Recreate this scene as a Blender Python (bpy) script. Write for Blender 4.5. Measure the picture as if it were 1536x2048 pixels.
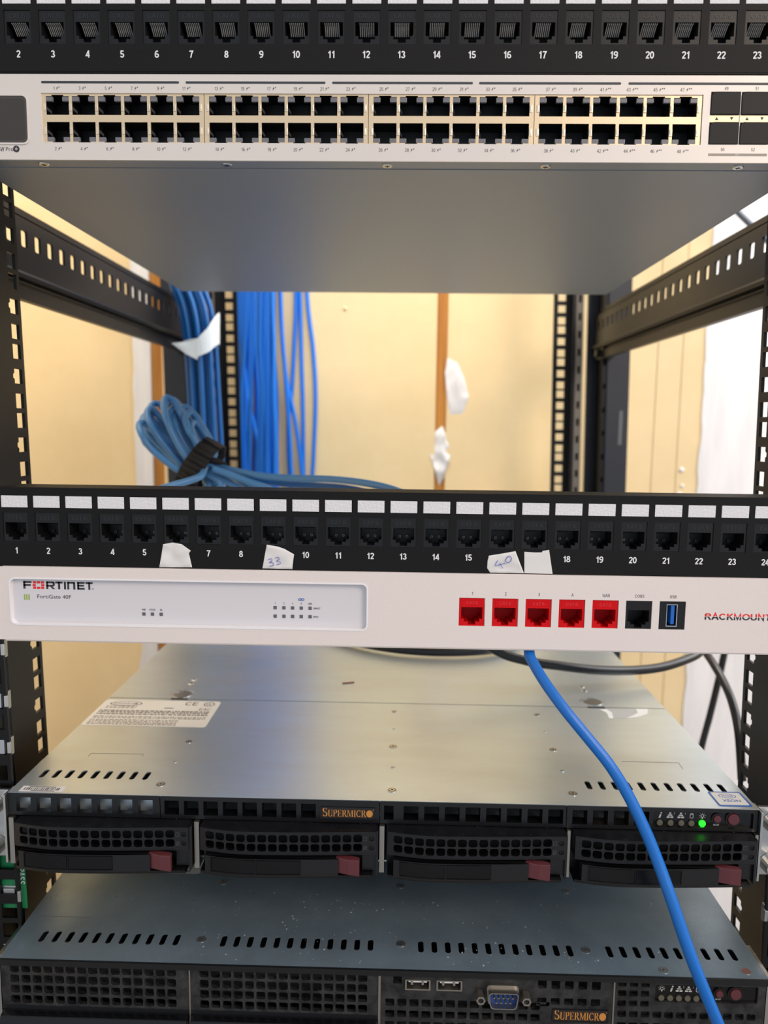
import bpy, bmesh, math, random
from mathutils import Vector, Matrix, noise
from mathutils.geometry import tessellate_polygon

random.seed(7)
for o in list(bpy.data.objects):
    bpy.data.objects.remove(o)
scn = bpy.context.scene
col = scn.collection
U = 44.45            # one rack unit in mm
SH = -0.0183         # the loose rack leans: x shifts by SH * z
ZO = 1200.0          # height of the datum (top edge of the white unit) above the floor, mm
K = 0.001

# ------------------------------------------------------------------ camera
F, PITCH, YAW, ROLL = 1491.7, 0.1191, -0.0215, 0.0122
CAM = Vector((7.02, -416.56, 83.96))
_f = Vector((math.sin(YAW) * math.cos(PITCH), math.cos(YAW) * math.cos(PITCH), -math.sin(PITCH)))
_r0 = Vector((math.cos(YAW), -math.sin(YAW), 0))
_u0 = _r0.cross(_f)
_r = _r0 * math.cos(ROLL) + _u0 * math.sin(ROLL)
_u = -_r0 * math.sin(ROLL) + _u0 * math.cos(ROLL)
cam = bpy.data.cameras.new('camera')
camo = bpy.data.objects.new('camera', cam)
col.objects.link(camo)
M = Matrix((_r, _u, -_f)).transposed().to_4x4()
M.translation = Vector((CAM.x, CAM.y, CAM.z + ZO)) * K
camo.matrix_world = M
cam.sensor_fit = 'HORIZONTAL'
cam.sensor_width = 36
cam.lens = F / 1536 * 36
cam.clip_start = 0.01
cam.dof.use_dof = True
cam.dof.focus_distance = 0.425
cam.dof.aperture_fstop = 10.0
scn.camera = camo


def px(x, y, Y):
    """photo pixel -> point (mm) on the plane at depth Y"""
    d = _f + _r * ((x - 768) / F) - _u * ((y - 1024) / F)
    t = (Y - CAM.y) / d.y
    return CAM + d * t


# ------------------------------------------------------------------ light
scn.view_settings.view_transform = 'Standard'
scn.view_settings.look = 'None'
scn.view_settings.gamma = 1
scn.view_settings.use_curve_mapping = False
scn.view_settings.exposure = 0.3
w = bpy.data.worlds.new('room_daylight')
scn.world = w
w.use_nodes = True
w.node_tree.nodes['Background'].inputs[0].default_value = (0.80, 0.88, 1.0, 1)
w.node_tree.nodes['Background'].inputs[1].default_value = 0.62


def area(name, loc, target, sx, sy, power, color):
    l = bpy.data.lights.new(name, 'AREA')
    l.shape = 'RECTANGLE'
    l.size, l.size_y = sx, sy
    l.energy = power
    l.color = color
    o = bpy.data.objects.new(name, l)
    col.objects.link(o)
    o.location = loc
    o.rotation_euler = (Vector(target) - Vector(loc)).to_track_quat('-Z', 'Y').to_euler()
    return o


area('window_light_right', (1.7, 0.2, 2.3), (0.3, 0.75, 1.35), 1.0, 1.2, 26, (1.0, 0.98, 0.97))
area('overhead_fill_back', (0.15, 0.56, 2.25), (0.08, 0.7, 1.2), 1.5, 0.25, 23, (1.0, 0.95, 0.86))  # added fill that brightens the back wall from above
area('warm_fill_front', (1.3, -1.5, 2.3), (0.1, 0.0, 1.25), 0.8, 0.8, 22, (1.0, 0.80, 0.62))  # added warm fill standing in for light bounced off the room


# ------------------------------------------------------------------ materials
def lin(c):
    return tuple(((v / 255) / 12.92 if v / 255 <= 0.04045 else ((v / 255 + 0.055) / 1.055) ** 2.4) for v in c)


MATS = {}


def mat(name, rgb, rough=0.5, metal=0.0, spec=0.5, bump=0.0, bscale=600.0, var=0.0, vscale=60.0, rgb2=None, rvar=0.0,
        emit=None, estr=0.0, coat=0.0, stretch=None, spots=None):
    if name in MATS:
        return MATS[name]
    m = bpy.data.materials.new(name)
    m.use_nodes = True
    nt = m.node_tree
    b = nt.nodes['Principled BSDF']
    c = lin(rgb)
    b.inputs['Base Color'].default_value = (*c, 1)
    b.inputs['Roughness'].default_value = rough
    b.inputs['Metallic'].default_value = metal
    b.inputs['Specular IOR Level'].default_value = spec
    b.inputs['Coat Weight'].default_value = coat
    co = nt.nodes.new('ShaderNodeTexCoord')
    src = co.outputs['Object']
    if stretch:
        mp = nt.nodes.new('ShaderNodeMapping')
        mp.inputs['Scale'].default_value = stretch
        nt.links.new(src, mp.inputs['Vector'])
        src = mp.outputs['Vector']
    if var > 0 or rgb2 is not None:
        n = nt.nodes.new('ShaderNodeTexNoise')
        n.inputs['Scale'].default_value = vscale
        n.inputs['Detail'].default_value = 6
        n.inputs['Roughness'].default_value = 0.65
        nt.links.new(src, n.inputs['Vector'])
        rp = nt.nodes.new('ShaderNodeValToRGB')
        c2 = lin(rgb2) if rgb2 is not None else tuple(v * (1 - var) for v in c)
        rp.color_ramp.elements[0].position = 0.35
        rp.color_ramp.elements[1].position = 0.68
        rp.color_ramp.elements[0].color = (*c, 1)
        rp.color_ramp.elements[1].color = (*c2, 1)
        nt.links.new(n.outputs['Fac'], rp.inputs['Fac'])
        out = rp.outputs['Color']
        if spots:
            n2 = nt.nodes.new('ShaderNodeTexNoise')
            n2.inputs['Scale'].default_value = spots[0]
            n2.inputs['Detail'].default_value = 2
            nt.links.new(co.outputs['Object'], n2.inputs['Vector'])
            r2 = nt.nodes.new('ShaderNodeValToRGB')
            r2.color_ramp.elements[0].position = spots[1]
            r2.color_ramp.elements[1].position = spots[1] + 0.03
            nt.links.new(n2.outputs['Fac'], r2.inputs['Fac'])
            mx = nt.nodes.new('ShaderNodeMixRGB')
            mx.inputs[2].default_value = (*lin(spots[2]), 1)
            nt.links.new(r2.outputs['Color'], mx.inputs[0])
            nt.links.new(out, mx.inputs[1])
            out = mx.outputs[0]
        nt.links.new(out, b.inputs['Base Color'])
        if rvar > 0:
            mr = nt.nodes.new('ShaderNodeMapRange')
            mr.inputs['To Min'].default_value = rough - rvar
            mr.inputs['To Max'].default_value = rough + rvar
            nt.links.new(n.outputs['Fac'], mr.inputs['Value'])
            nt.links.new(mr.outputs['Result'], b.inputs['Roughness'])
    if bump > 0:
        n = nt.nodes.new('ShaderNodeTexNoise')
        n.inputs['Scale'].default_value = bscale
        n.inputs['Detail'].default_value = 4
        nt.links.new(src, n.inputs['Vector'])
        bp = nt.nodes.new('ShaderNodeBump')
        bp.inputs['Strength'].default_value = bump
        bp.inputs['Distance'].default_value = 0.0005
        nt.links.new(n.outputs['Fac'], bp.inputs['Height'])
        nt.links.new(bp.outputs['Normal'], b.inputs['Normal'])
    if emit:
        b.inputs['Emission Color'].default_value = (*lin(emit), 1)
        b.inputs['Emission Strength'].default_value = estr
    MATS[name] = m
    return m


PANEL_BLACK = mat('black_powder_coat', (11, 11, 13), 0.6, spec=0.25, bump=0.25, bscale=1800)
RACK_BLACK = mat('black_rack_paint', (9, 9, 11), 0.42, spec=0.3, bump=0.1, bscale=900)
POST_NAVY = mat('dark_post_paint', (22, 27, 38), 0.5)
JACK_BLACK = mat('black_jack_plastic', (17, 17, 20), 0.42, spec=0.35)
CAVITY = mat('dark_socket_plastic', (12, 12, 14), 0.5)
PRINT_WHITE = mat('white_print', (232, 232, 235), 0.6)
LABEL_WHITE = mat('white_label_card', (222, 222, 226), 0.65, bump=0.9, bscale=900)
PIN = mat('contact_metal', (196, 192, 186), 0.4, 0.2)
SW_FACE = mat('silver_face_paint', (220, 213, 207), 0.42, 0.15)
SW_BODY = mat('grey_chassis_paint', (138, 146, 156), 0.45, 0.3, bump=0.05, bscale=1500)
SHIELD = mat('port_shield_metal', (226, 205, 172), 0.42, 0.55, bump=0.1, bscale=1200)
SHIELD_BRIGHT = mat('port_spring_metal', (235, 220, 195), 0.35, 0.6)
LED_GREY = mat('unlit_led_plastic', (112, 112, 118), 0.35)
STRIPE = mat('stripe_grey', (52, 56, 62), 0.5)
INK = mat('dark_print', (48, 48, 54), 0.6)
INK_SOFT = mat('grey_print', (88, 84, 84), 0.6)
SCREEN = mat('screen_glass', (70, 64, 58), 0.25)
SCREEN_IN = mat('screen_display', (56, 51, 46), 0.3)
SFP = mat('cage_black', (19, 18, 20), 0.55, spec=0.3)
WHITE_PAINT = mat('white_sheet_paint', (226, 216, 212), 0.42, bump=0.15, bscale=1100)
FW_PANEL = mat('pale_front_plastic', (214, 212, 216), 0.5)
RED_PLASTIC = mat('red_jack_plastic', (206, 4, 14), 0.42, spec=0.2)
RED_DARK = mat('red_socket_plastic', (186, 4, 12), 0.5, spec=0.2)
RED_PRINT = mat('red_print', (226, 38, 44), 0.6)
GREEN_PRINT = mat('green_print', (146, 176, 66), 0.6)
BLUE_PRINT = mat('blue_print', (40, 92, 178), 0.6)
USB_BLUE = mat('usb_blue_tongue', (22, 98, 190), 0.4)
STEEL = mat('bright_steel', (196, 196, 194), 0.3, 1.0)
STEEL_BRUSH = mat('port_shell_steel', (176, 170, 160), 0.35, 1.0)
GALV = mat('galvanised_steel', (202, 214, 220), 0.31, 0.7, bump=0.06, bscale=500, rgb2=(198, 205, 208), vscale=40, rvar=0.07,
           stretch=(0.35, 1.0, 1.0))
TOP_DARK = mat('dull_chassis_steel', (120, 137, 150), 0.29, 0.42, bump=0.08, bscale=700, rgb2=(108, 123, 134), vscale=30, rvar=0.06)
BZ = mat('bezel_black_plastic', (14, 14, 16), 0.34, spec=0.5, bump=0.1, bscale=1500)
BZ_DUST = mat('dusty_bezel_plastic', (14, 15, 18), 0.48, spec=0.4, bump=0.3, bscale=1200, rgb2=(54, 54, 54), vscale=130)
TRAY_TOP = mat('speckled_tray_plastic', (11, 12, 16), 0.42, spec=0.3, rgb2=(21, 22, 26), vscale=120, spots=(700, 0.74, (150, 150, 152)))
GLOSS = mat('gloss_black_plastic', (10, 10, 13), 0.18, spec=0.4)
MAROON = mat('maroon_plastic', (88, 40, 46), 0.35)
GOLD = mat('gold_print', (196, 132, 58), 0.5)
BROWN_PLATE = mat('name_plate', (36, 28, 26), 0.4)
LED_GREEN = mat('lit_green_led', (60, 255, 60), 0.3, emit=(10, 255, 20), estr=2.6)
LED_OFF = mat('dull_led_lens', (92, 88, 74), 0.35)
STICKER = mat('white_sticker', (226, 226, 224), 0.45)
STICKER_GREY = mat('worn_sticker', (176, 178, 178), 0.4)
BLUE_STICKER = mat('blue_sticker_edge', (44, 98, 178), 0.4)
BLUE = mat('blue_cable_jacket', (6, 104, 192), 0.36)
BLUE_WALL = mat('blue_riser_jacket', (4, 118, 226), 0.45)
BLUE_PALE = mat('pale_blue_cable_jacket', (78, 136, 192), 0.36)
BLUE_DEEP = mat('deep_blue_cable_jacket', (8, 90, 160), 0.42)
CORD_BLACK = mat('black_cord_jacket', (26, 27, 30), 0.32)
STRAP = mat('hook_and_loop_strap', (22, 22, 25), 0.75, bump=0.6, bscale=1500)
TAPE = mat('white_tape', (222, 220, 218), 0.45, bump=0.12, bscale=300)
TAPE_BLUE = mat('pale_tape', (214, 222, 228), 0.4)
PEN = mat('blue_pen', (70, 90, 190), 0.6)
WALL = mat('cream_wall_paint', (238, 214, 168), 0.8, bump=0.25, bscale=90, rgb2=(231, 206, 159), vscale=9)
PLASTER = mat('white_plaster', (238, 236, 236), 0.85, bump=0.6, bscale=70, rgb2=(222, 220, 222), vscale=14, stretch=(3, 3, 0.35))
WOOD = mat('bare_wood', (204, 142, 62), 0.7, rgb2=(172, 112, 46), vscale=60, stretch=(2.5, 2.5, 0.12))
FLOOR = mat('floor_screed', (132, 128, 124), 0.7, rgb2=(118, 114, 110), vscale=12)
GREEN_TAG = mat('green_tag_card', (20, 120, 70), 0.5)


# ------------------------------------------------------------------ mesh helpers (all in mm)
class MB:
    def __init__(s):
        s.v, s.f = [], []

    def quad(s, *pts):
        i = len(s.v)
        s.v += [tuple(p) for p in pts]
        s.f.append(tuple(range(i, i + len(pts))))

    def box(s, x0, x1, y0, y1, z0, z1):
        i = len(s.v)
        s.v += [(x, y, z) for x in (x0, x1) for y in (y0, y1) for z in (z0, z1)]
        s.f += [tuple(i + k for k in q) for q in ((0, 1, 3, 2), (4, 6, 7, 5), (0, 4, 5, 1), (2, 3, 7, 6), (0, 2, 6, 4), (1, 5, 7, 3))]
        return s

    def plate(s, loops, d0, d1, plane='xz', back=True, front=True, sides=True):
        """polygon with holes, extruded from d0 to d1"""
        P = PL[plane]
        tris = tessellate_polygon([[Vector((a, b, 0)) for a, b in lp] for lp in loops])
        flat = [p for lp in loops for p in lp]
        n = len(flat)
        i0 = len(s.v)
        s.v += [P(a, b, d0) for a, b in flat] + [P(a, b, d1) for a, b in flat]
        for t in tris:
            if front:
                s.f.append(tuple(i0 + k for k in t))
            if back:
                s.f.append(tuple(i0 + n + k for k in reversed(t)))
        if sides:
            o = 0
            for lp in loops:
                m = len(lp)
                for k in range(m):
                    a, b = i0 + o + k, i0 + o + (k + 1) % m
                    s.f.append((a, b, b + n, a + n))
                o += m
        return s

    def cup(s, loop, d0, d1, plane='xz'):
        """open cavity: walls plus far cap"""
        return s.plate([loop], d0, d1, plane, front=False)

    def cells(s, cl, d0, d1, plane='xz', back=True):
        """cells = [(a0,a1,b0,b1,hole loop or None)]"""
        P = PL[plane]
        for a0, a1, b0, b1, h in cl:
            cs = [(a1, b1), (a0, b1), (a0, b0), (a1, b0)]
            if h is None:
                for d in ((d0, d1) if back else (d0,)):
                    s.quad(*[P(a, b, d) for a, b in cs])
                continue
            ca, cb = sum(p[0] for p in h) / len(h), sum(p[1] for p in h) / len(h)

            def quadrant(p):
                return (0 if p[1] >= cb else 3) if p[0] >= ca else (1 if p[1] >= cb else 2)
            m = len(h)
            i = len(s.v)
            for d in (d0, d1):
                s.v += [P(a, b, d) for a, b in cs] + [P(a, b, d) for a, b in h]
            t = 4 + m
            for lay in ((0, 1) if back else (0,)):
                o = i + lay * t
                for k in range(m):
                    k2 = (k + 1) % m
                    q1, q2 = quadrant(h[k]), quadrant(h[k2])
                    if q1 == q2:
                        s.f.append((o + q1, o + 4 + k, o + 4 + k2))
                    else:
                        s.f.append((o + q1, o + 4 + k, o + 4 + k2, o + q2))
            for k in range(m):
                k2 = (k + 1) % m
                s.f.append((i + 4 + k, i + 4 + k2, i + t + 4 + k2, i + t + 4 + k))
        A0, A1 = min(c[0] for c in cl), max(c[1] for c in cl)
        B0, B1 = min(c[2] for c in cl), max(c[3] for c in cl)
        if back:
            for (p, q) in (((A0, B0), (A1, B0)), ((A1, B0), (A1, B1)), ((A1, B1), (A0, B1)), ((A0, B1), (A0, B0))):
                s.quad(P(*p, d0), P(*q, d0), P(*q, d1), P(*p, d1))
        return s

    def cyl(s, c, r, h, axis='y', n=20, r2=None, cap=True):
        """axis-aligned cylinder / cone from c along +axis"""
        r2 = r if r2 is None else r2
        P = {'y': lambda a, b, d: (c[0] + a, c[1] + d, c[2] + b), 'z': lambda a, b, d: (c[0] + a, c[1] + b, c[2] + d),
             'x': lambda a, b, d: (c[0] + d, c[1] + a, c[2] + b)}[axis]
        i = len(s.v)
        for rr, d in ((r, 0), (r2, h)):
            s.v += [P(rr * math.cos(2 * math.pi * k / n), rr * math.sin(2 * math.pi * k / n), d) for k in range(n)]
        for k in range(n):
            k2 = (k + 1) % n
            s.f.append((i + k, i + k2, i + n + k2, i + n + k))
        if cap:
            s.f.append(tuple(i + k for k in range(n)))
            s.f.append(tuple(i + n + k for k in range(n)))
        return s

    def ring(s, c, r, r2, h, axis='y', n=20):
        s.plate([circ(0, 0, r, n), circ(0, 0, r2, n)], 0, h, {'y': 'xz', 'z': 'xy'}[axis])
        k = 4 * n
        s.v[-k:] = [(v[0] + c[0], v[1] + c[1], v[2] + c[2]) for v in s.v[-k:]]
        return s

    def tube(s, pts, r, n=10, close=False):
        pts = [Vector(p) for p in pts]
        N = len(pts)
        t0 = (pts[1] - pts[0]).normalized()
        nrm = t0.orthogonal().normalized()
        i = len(s.v)
        for k in range(N):
            if close:
                t = (pts[(k + 1) % N] - pts[k - 1]).normalized()
            else:
                t = (pts[min(k + 1, N - 1)] - pts[max(k - 1, 0)]).normalized()
            nrm = (nrm - t * nrm.dot(t)).normalized()
            bn = t.cross(nrm)
            rr = r(k / (N - 1)) if callable(r) else r
            for j in range(n):
                a = 2 * math.pi * j / n
                s.v.append(tuple(pts[k] + nrm * (rr * math.cos(a)) + bn * (rr * math.sin(a))))
        for k in range(N if close else N - 1):
            for j in range(n):
                a, b = i + k * n + j, i + k * n + (j + 1) % n
                c, d = i + ((k + 1) % N) * n + (j + 1) % n, i + ((k + 1) % N) * n + j
                s.f.append((a, b, c, d))
        if not close:
            s.f.append(tuple(i + j for j in range(n)))
            s.f.append(tuple(i + (N - 1) * n + j for j in range(n)))
        return s

    def add(s, o, dx=0, dy=0, dz=0, sc=1.0):
        i = len(s.v)
        s.v += [(x * sc + dx, y * sc + dy, z * sc + dz) for x, y, z in o.v]
        s.f += [tuple(i + k for k in f) for f in o.f]
        return s

    def warp(s, fn):
        s.v = [fn(*p) for p in s.v]
        return s

    def mesh(s, name, m, smooth=False, bevel=0.0):
        me = bpy.data.meshes.new(name)
        me.from_pydata([(x * K, y * K, z * K) for x, y, z in s.v], [], s.f)
        bm = bmesh.new()
        bm.from_mesh(me)
        if bevel > 0:
            bmesh.ops.remove_doubles(bm, verts=bm.verts, dist=1e-6)
            bmesh.ops.recalc_face_normals(bm, faces=bm.faces)
            es = [e for e in bm.edges if len(e.link_faces) == 2 and e.calc_face_angle(0) > 0.6]
            bmesh.ops.bevel(bm, geom=es, offset=bevel * K, segments=2, affect='EDGES', profile=0.6, clamp_overlap=True)
        bmesh.ops.recalc_face_normals(bm, faces=bm.faces)
        bm.to_mesh(me)
        bm.free()
        if smooth:
            for p in me.polygons:
                p.use_smooth = True
        me.materials.append(m)
        return me

    def build(s, name, m, parent=None, loc=(0, 0, 0), smooth=False, bevel=0.0):
        return put(name, s.mesh(name, m, smooth, bevel), parent, loc)


PL = {'xz': lambda a, b, d: (a, d, b), 'xy': lambda a, b, d: (a, b, d), 'yz': lambda a, b, d: (d, a, b)}


def put(name, me, parent=None, loc=(0, 0, 0), rot=None, scale=None):
    o = bpy.data.objects.new(name, me)
    col.objects.link(o)
    o.location = Vector(loc) * K
    if parent is not None:
        o.parent = parent
    if rot:
        o.rotation_euler = rot
    if scale:
        o.scale = scale
    return o


def empty(name, loc):
    o = bpy.data.objects.new(name, None)
    col.objects.link(o)
    o.empty_display_size = 0.02
    o.location = Vector(loc) * K
    return o


def tag(o, label=None, cat=None, group=None, kind=None):
    if label:
        o['label'] = label
    if cat:
        o['category'] = cat
    if group:
        o['group'] = group
    if kind:
        o['kind'] = kind
    return o


def rect(x0, x1, z0, z1):
    return [(x0, z0), (x1, z0), (x1, z1), (x0, z1)]


def rrect(x0, x1, z0, z1, r, n=4):
    out = []
    for cx, cz, a in ((x1 - r, z1 - r, 0), (x0 + r, z1 - r, 90), (x0 + r, z0 + r, 180), (x1 - r, z0 + r, 270)):
        for k in range(n + 1):
            t = math.radians(a + 90 * k / n)
            out.append((cx + r * math.cos(t), cz + r * math.sin(t)))
    return out


def circ(cx, cz, r, n=20):
    return [(cx + r * math.cos(2 * math.pi * k / n), cz + r * math.sin(2 * math.pi * k / n)) for k in range(n)]


def row(a0, a1, b0, b1, holes):
    """a row of cells, one for each hole loop"""
    hs = sorted(holes, key=lambda h: sum(p[0] for p in h) / len(h))
    bd = [a0]
    for h, g in zip(hs, hs[1:]):
        bd.append((max(p[0] for p in h) + min(p[0] for p in g)) / 2)
    bd.append(a1)
    return [(bd[i], bd[i + 1], b0, b1, h) for i, h in enumerate(hs)]


def spline(pts, per=10, close=False):
    P = [Vector(p) for p in pts]
    out = []
    n = len(P)
    for i in range(n if close else n - 1):
        if close:
            a, b, c, d = P[i - 1], P[i], P[(i + 1) % n], P[(i + 2) % n]
        else:
            a, b, c, d = P[max(i - 1, 0)], P[i], P[i + 1], P[min(i + 2, n - 1)]
        for k in range(per):
            t = k / per
            out.append(0.5 * ((2 * b) + (c - a) * t + (2 * a - 5 * b + 4 * c - d) * t * t + (3 * b - a - 3 * c + d) * t ** 3))
    if not close:
        out.append(P[-1])
    return out


# ---- lettering: unit meshes in the x-z plane, cap height 1 mm, facing -y
_TX = {}
_cap = [None]


def _font_mesh(s, bold, ext, spacing):
    cu = bpy.data.curves.new('lettering', 'FONT')
    cu.body = s
    cu.size = 1.0
    cu.align_x = 'CENTER'
    cu.offset = bold
    cu.extrude = ext
    cu.space_character = spacing
    cu.resolution_u = 3
    o = bpy.data.objects.new('lettering', cu)
    me = bpy.data.meshes.new_from_object(o)
    bpy.data.objects.remove(o)
    bpy.data.curves.remove(cu)
    return me


def _arc(cx, cz, rx, rz, a0, a1, n=12):
    return [(cx + rx * math.cos(math.radians(a0 + (a1 - a0) * k / n)), cz + rz * math.sin(math.radians(a0 + (a1 - a0) * k / n))) for k in range(n + 1)]


def _ell(cx, cz, rx, rz):
    return ('c', _arc(cx, cz, rx, rz, 0, 360 - 18, 19))


def glyphs(w):
    """plain grotesque capitals and digits as centre lines, cap height 1, stroke w"""
    h = w / 2
    t, m = 1 - h, 0.5
    G = {
        '0': ([_ell(.29, .5, .24 - h * .3, .5 - h)], .58),
        '1': ([[(.34, 0), (.34, 1)], [(.34, .93), (.24, .78), (.10, .70)]], .5),
        '2': ([_arc(.29, .73 - h * .2, .22, .27 - h * .8, 170, -38) + [(.10, h), (.10, h)], [(.05, h), (.54, h)]], .58),
        '3': ([_arc(.27, .75 - h * .2, .19, .25 - h * .8, 165, -90), _arc(.27, .28, .23, .28 - h, 90, -165)], .58),
        '4': ([[(.42, 0), (.42, 1)], [(.40, .96), (.05, .28), (.58, .28)]], .6),
        '5': ([[(.52, t), (.15, t), (.10, .50)], _arc(.28, .32, .23, .32 - h, 140, -160)], .58),
        '6': ([_ell(.29, .31, .23, .31 - h), _arc(.34, .45, .28, .55 - h, 62, 196)], .58),
        '7': ([[(.05, t), (.53, t), (.36, .55), (.22, 0)]], .56),
        '8': ([_ell(.29, .75 - h * .3, .18, .25 - h * .8), _ell(.29, .28, .23, .28 - h)], .58),
        '9': ([_ell(.29, .69, .23, .31 - h), _arc(.24, .55, .28, .55 - h, 242, 376)], .58),
        'A': ([[(.04, 0), (.34, 1), (.64, 0)], [(.14, .33), (.54, .33)]], .68),
        'B': ([[(.1, h), (.1, t)], [(.1, t), (.34, t)] + _arc(.34, .75, .19, .25 - h, 90, -90) + [(.1, .5)], [(.34, .5)] + _arc(.36, .27, .22, .27 - h, 90, -90) + [(.1, h)]], .66),
        'C': ([_arc(.38, .5, .30, .5 - h, 40, 320, 18)], .74),
        'D': ([[(.1, h), (.1, t)], [(.1, t), (.3, t)] + _arc(.3, .5, .31, .5 - h, 90, -90) + [(.1, h)]], .7),
        'E': ([[(.58, t), (.1, t), (.1, h), (.6, h)], [(.1, .52), (.54, .52)]], .66),
        'F': ([[(.58, t), (.1, t), (.1, 0)], [(.1, .5), (.5, .5)]], .6),
        'H': ([[(.1, 0), (.1, 1)], [(.58, 0), (.58, 1)], [(.1, .52), (.58, .52)]], .7),
        'I': ([[(.12, 0), (.12, 1)]], .26),
        'K': ([[(.1, 0), (.1, 1)], [(.58, 1), (.1, .38)], [(.26, .58), (.62, 0)]], .66),
        'L': ([[(.1, 1), (.1, h), (.54, h)]], .58),
        'M': ([[(.1, 0), (.1, 1), (.4, .12), (.7, 1), (.7, 0)]], .82),
        'N': ([[(.1, 0), (.1, 1), (.58, 0), (.58, 1)]], .7),
        'O': ([_ell(.4, .5, .33, .5 - h)], .8),
        'P': ([[(.1, 0), (.1, t)], [(.1, t), (.36, t)] + _arc(.36, .72, .2, .28 - h, 90, -90) + [(.1, .44 + h)]], .64),
        'R': ([[(.1, 0), (.1, t)], [(.1, t), (.38, t)] + _arc(.38, .73, .2, .27 - h, 90, -90) + [(.1, .46 + h)], [(.36, .48), (.62, 0)]], .7),
        'S': ([_arc(.32, .745, .22, .255 - h, 25, 270) + _arc(.32, .26, .24, .26 - h, 90, -160)], .64),
        'T': ([[(.03, t), (.59, t)], [(.31, t), (.31, 0)]], .62),
        'U': ([[(.1, 1)] + _arc(.34, .32, .24, .32 - h, 180, 360) + [(.58, 1)]], .7),
        'W': ([[(.04, 1), (.24, 0), (.46, .9), (.68, 0), (.88, 1)]], .92),
        '/': ([[(.02, 0), (.28, 1)]], .3), '+': ([[(.08, .45), (.52, .45)], [(.3, .22), (.3, .68)]], .6),
        '.': ([[(.1, 0), (.1, w)]], .2), ' ': ([], .3)}
    return G


def ribbon(mb, pts, h, y, closed=False):
    P = [Vector(p) for k, p in enumerate(pts) if k == 0 or (Vector(p) - Vector(pts[k - 1])).length > 1e-5]
    n = len(P)
    i0 = len(mb.v)
    for k in range(n):
        a = P[k - 1] if (k > 0 or closed) else None
        b = P[(k + 1) % n] if (k < n - 1 or closed) else None
        d1 = (P[k] - a).normalized() if a is not None else (b - P[k]).normalized()
        d2 = (b - P[k]).normalized() if b is not None else d1
        n1, n2 = Vector((-d1.y, d1.x)), Vector((-d2.y, d2.x))
        m_ = n1 + n2
        m_ = n1 if m_.length < 1e-4 else m_.normalized()
        sc_ = h / max(0.35, m_.dot(n1))
        for sg in (1, -1):
            q = P[k] + m_ * (sc_ * sg)
            mb.v.append((q.x, y, q.y))
    for k in range(n if closed else n - 1):
        k2 = (k + 1) % n
        mb.f.append((i0 + 2 * k, i0 + 2 * k + 1, i0 + 2 * k2 + 1, i0 + 2 * k2))


def stroke_text(s, w, y):
    G = glyphs(w)
    mb, x = MB(), 0.0
    for ch in s:
        st_, adv = G[ch]
        for q in st_:
            cl_ = isinstance(q, tuple)
            pts = [(a + x, b) for a, b in (q[1] if cl_ else q)]
            ribbon(mb, pts, w / 2, y, cl_)
        x += adv + 0.05
    return mb


STROKED = set(glyphs(.1))


def text_mb(s, bold=0.0, ext=0.0, spacing=1.0, align='C', xs=1.0):
    key = (s, bold, ext, spacing, align, xs)
    if key in _TX:
        return _TX[key]
    if set(s) <= STROKED:
        mb = stroke_text(s, 0.125 + bold * 2.4, -ext * 1.4)
        xsl = [v[0] for v in mb.v]
        off = (min(xsl) + max(xsl)) / 2 if align == 'C' else (min(xsl) if align == 'L' else max(xsl))
        mb.v = [((v[0] - off) * xs * (1 + (spacing - 1) * 0.6), v[1], v[2]) for v in mb.v]
        _TX[key] = mb
        return mb
    if _cap[0] is None:
        h = _font_mesh('H', 0, 0, 1)
        _cap[0] = max(v.co.y for v in h.vertices) - min(v.co.y for v in h.vertices)
        bpy.data.meshes.remove(h)
    me = _font_mesh(s, bold, ext, spacing)
    k = 1.0 / _cap[0]
    mb = MB()
    xsl = [v.co.x for v in me.vertices]
    off = (min(xsl) + max(xsl)) / 2 if align == 'C' else (min(xsl) if align == 'L' else max(xsl))
    mb.v = [((v.co.x - off) * k * xs, -v.co.z * k, v.co.y * k) for v in me.vertices]
    mb.f = [tuple(p.vertices) for p in me.polygons]
    bpy.data.meshes.remove(me)
    _TX[key] = mb
    return mb


_TM = {}


def text(name, s, h, m, parent, loc, bold=0.0, ext=0.0, spacing=1.0, align='C', xs=1.0, rot=None, flat=False):
    """lettering with cap height h (mm); loc = baseline point"""
    key = (s, h, m.name, bold, ext, spacing, align, xs, flat)
    if key not in _TM:
        mb = MB().add(text_mb(s, bold, ext, spacing, align, xs), sc=h)
        if flat:                        # lies on a horizontal surface, read from the front
            mb.warp(lambda x, y, z: (x, z, -y))
        _TM[key] = mb.mesh(name, m)
    return put(name, _TM[key], parent, loc, rot)


# ==================================================================== the room
def struct(name, mb, m, parent=None, **k):
    o = mb.build(name, m, parent, **k)
    if parent is None:
        tag(o, kind='structure')
    return o


WY = 760.0                                   # face of the back wall
wall = struct('wall_back', MB().box(-1060, 1900, WY + 14, WY + 110, 0, 2700), WALL)
fl = struct('floor', MB().box(-1900, 1900, -1900, WY + 110, -60, 0), FLOOR)
struct('wall_right', MB().box(1900, 2000, -600, WY + 110, 0, 1100), WALL)
struct('light_block_wall_left', MB().box(-1060, -960, -500, WY + 13.9, 0, 2700), WALL)  # unseen wall, set close and full height to block light from the left
# boards of the back wall, with the open seams between them
for a, b in ((-959, -388), (-368, 60), (77, 399.2), (400, 437.2), (438, 1899)):
    MB().box(a, b, WY, WY + 13.9, 1, 2699).build('wall_board', WALL, wall, bevel=0.8)
for a, b in ((-388, -368), (60, 77)):
    MB().box(a, b, WY + 5, WY + 13.9, 1, 2699).build('wood_strip', WOOD, wall)


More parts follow.
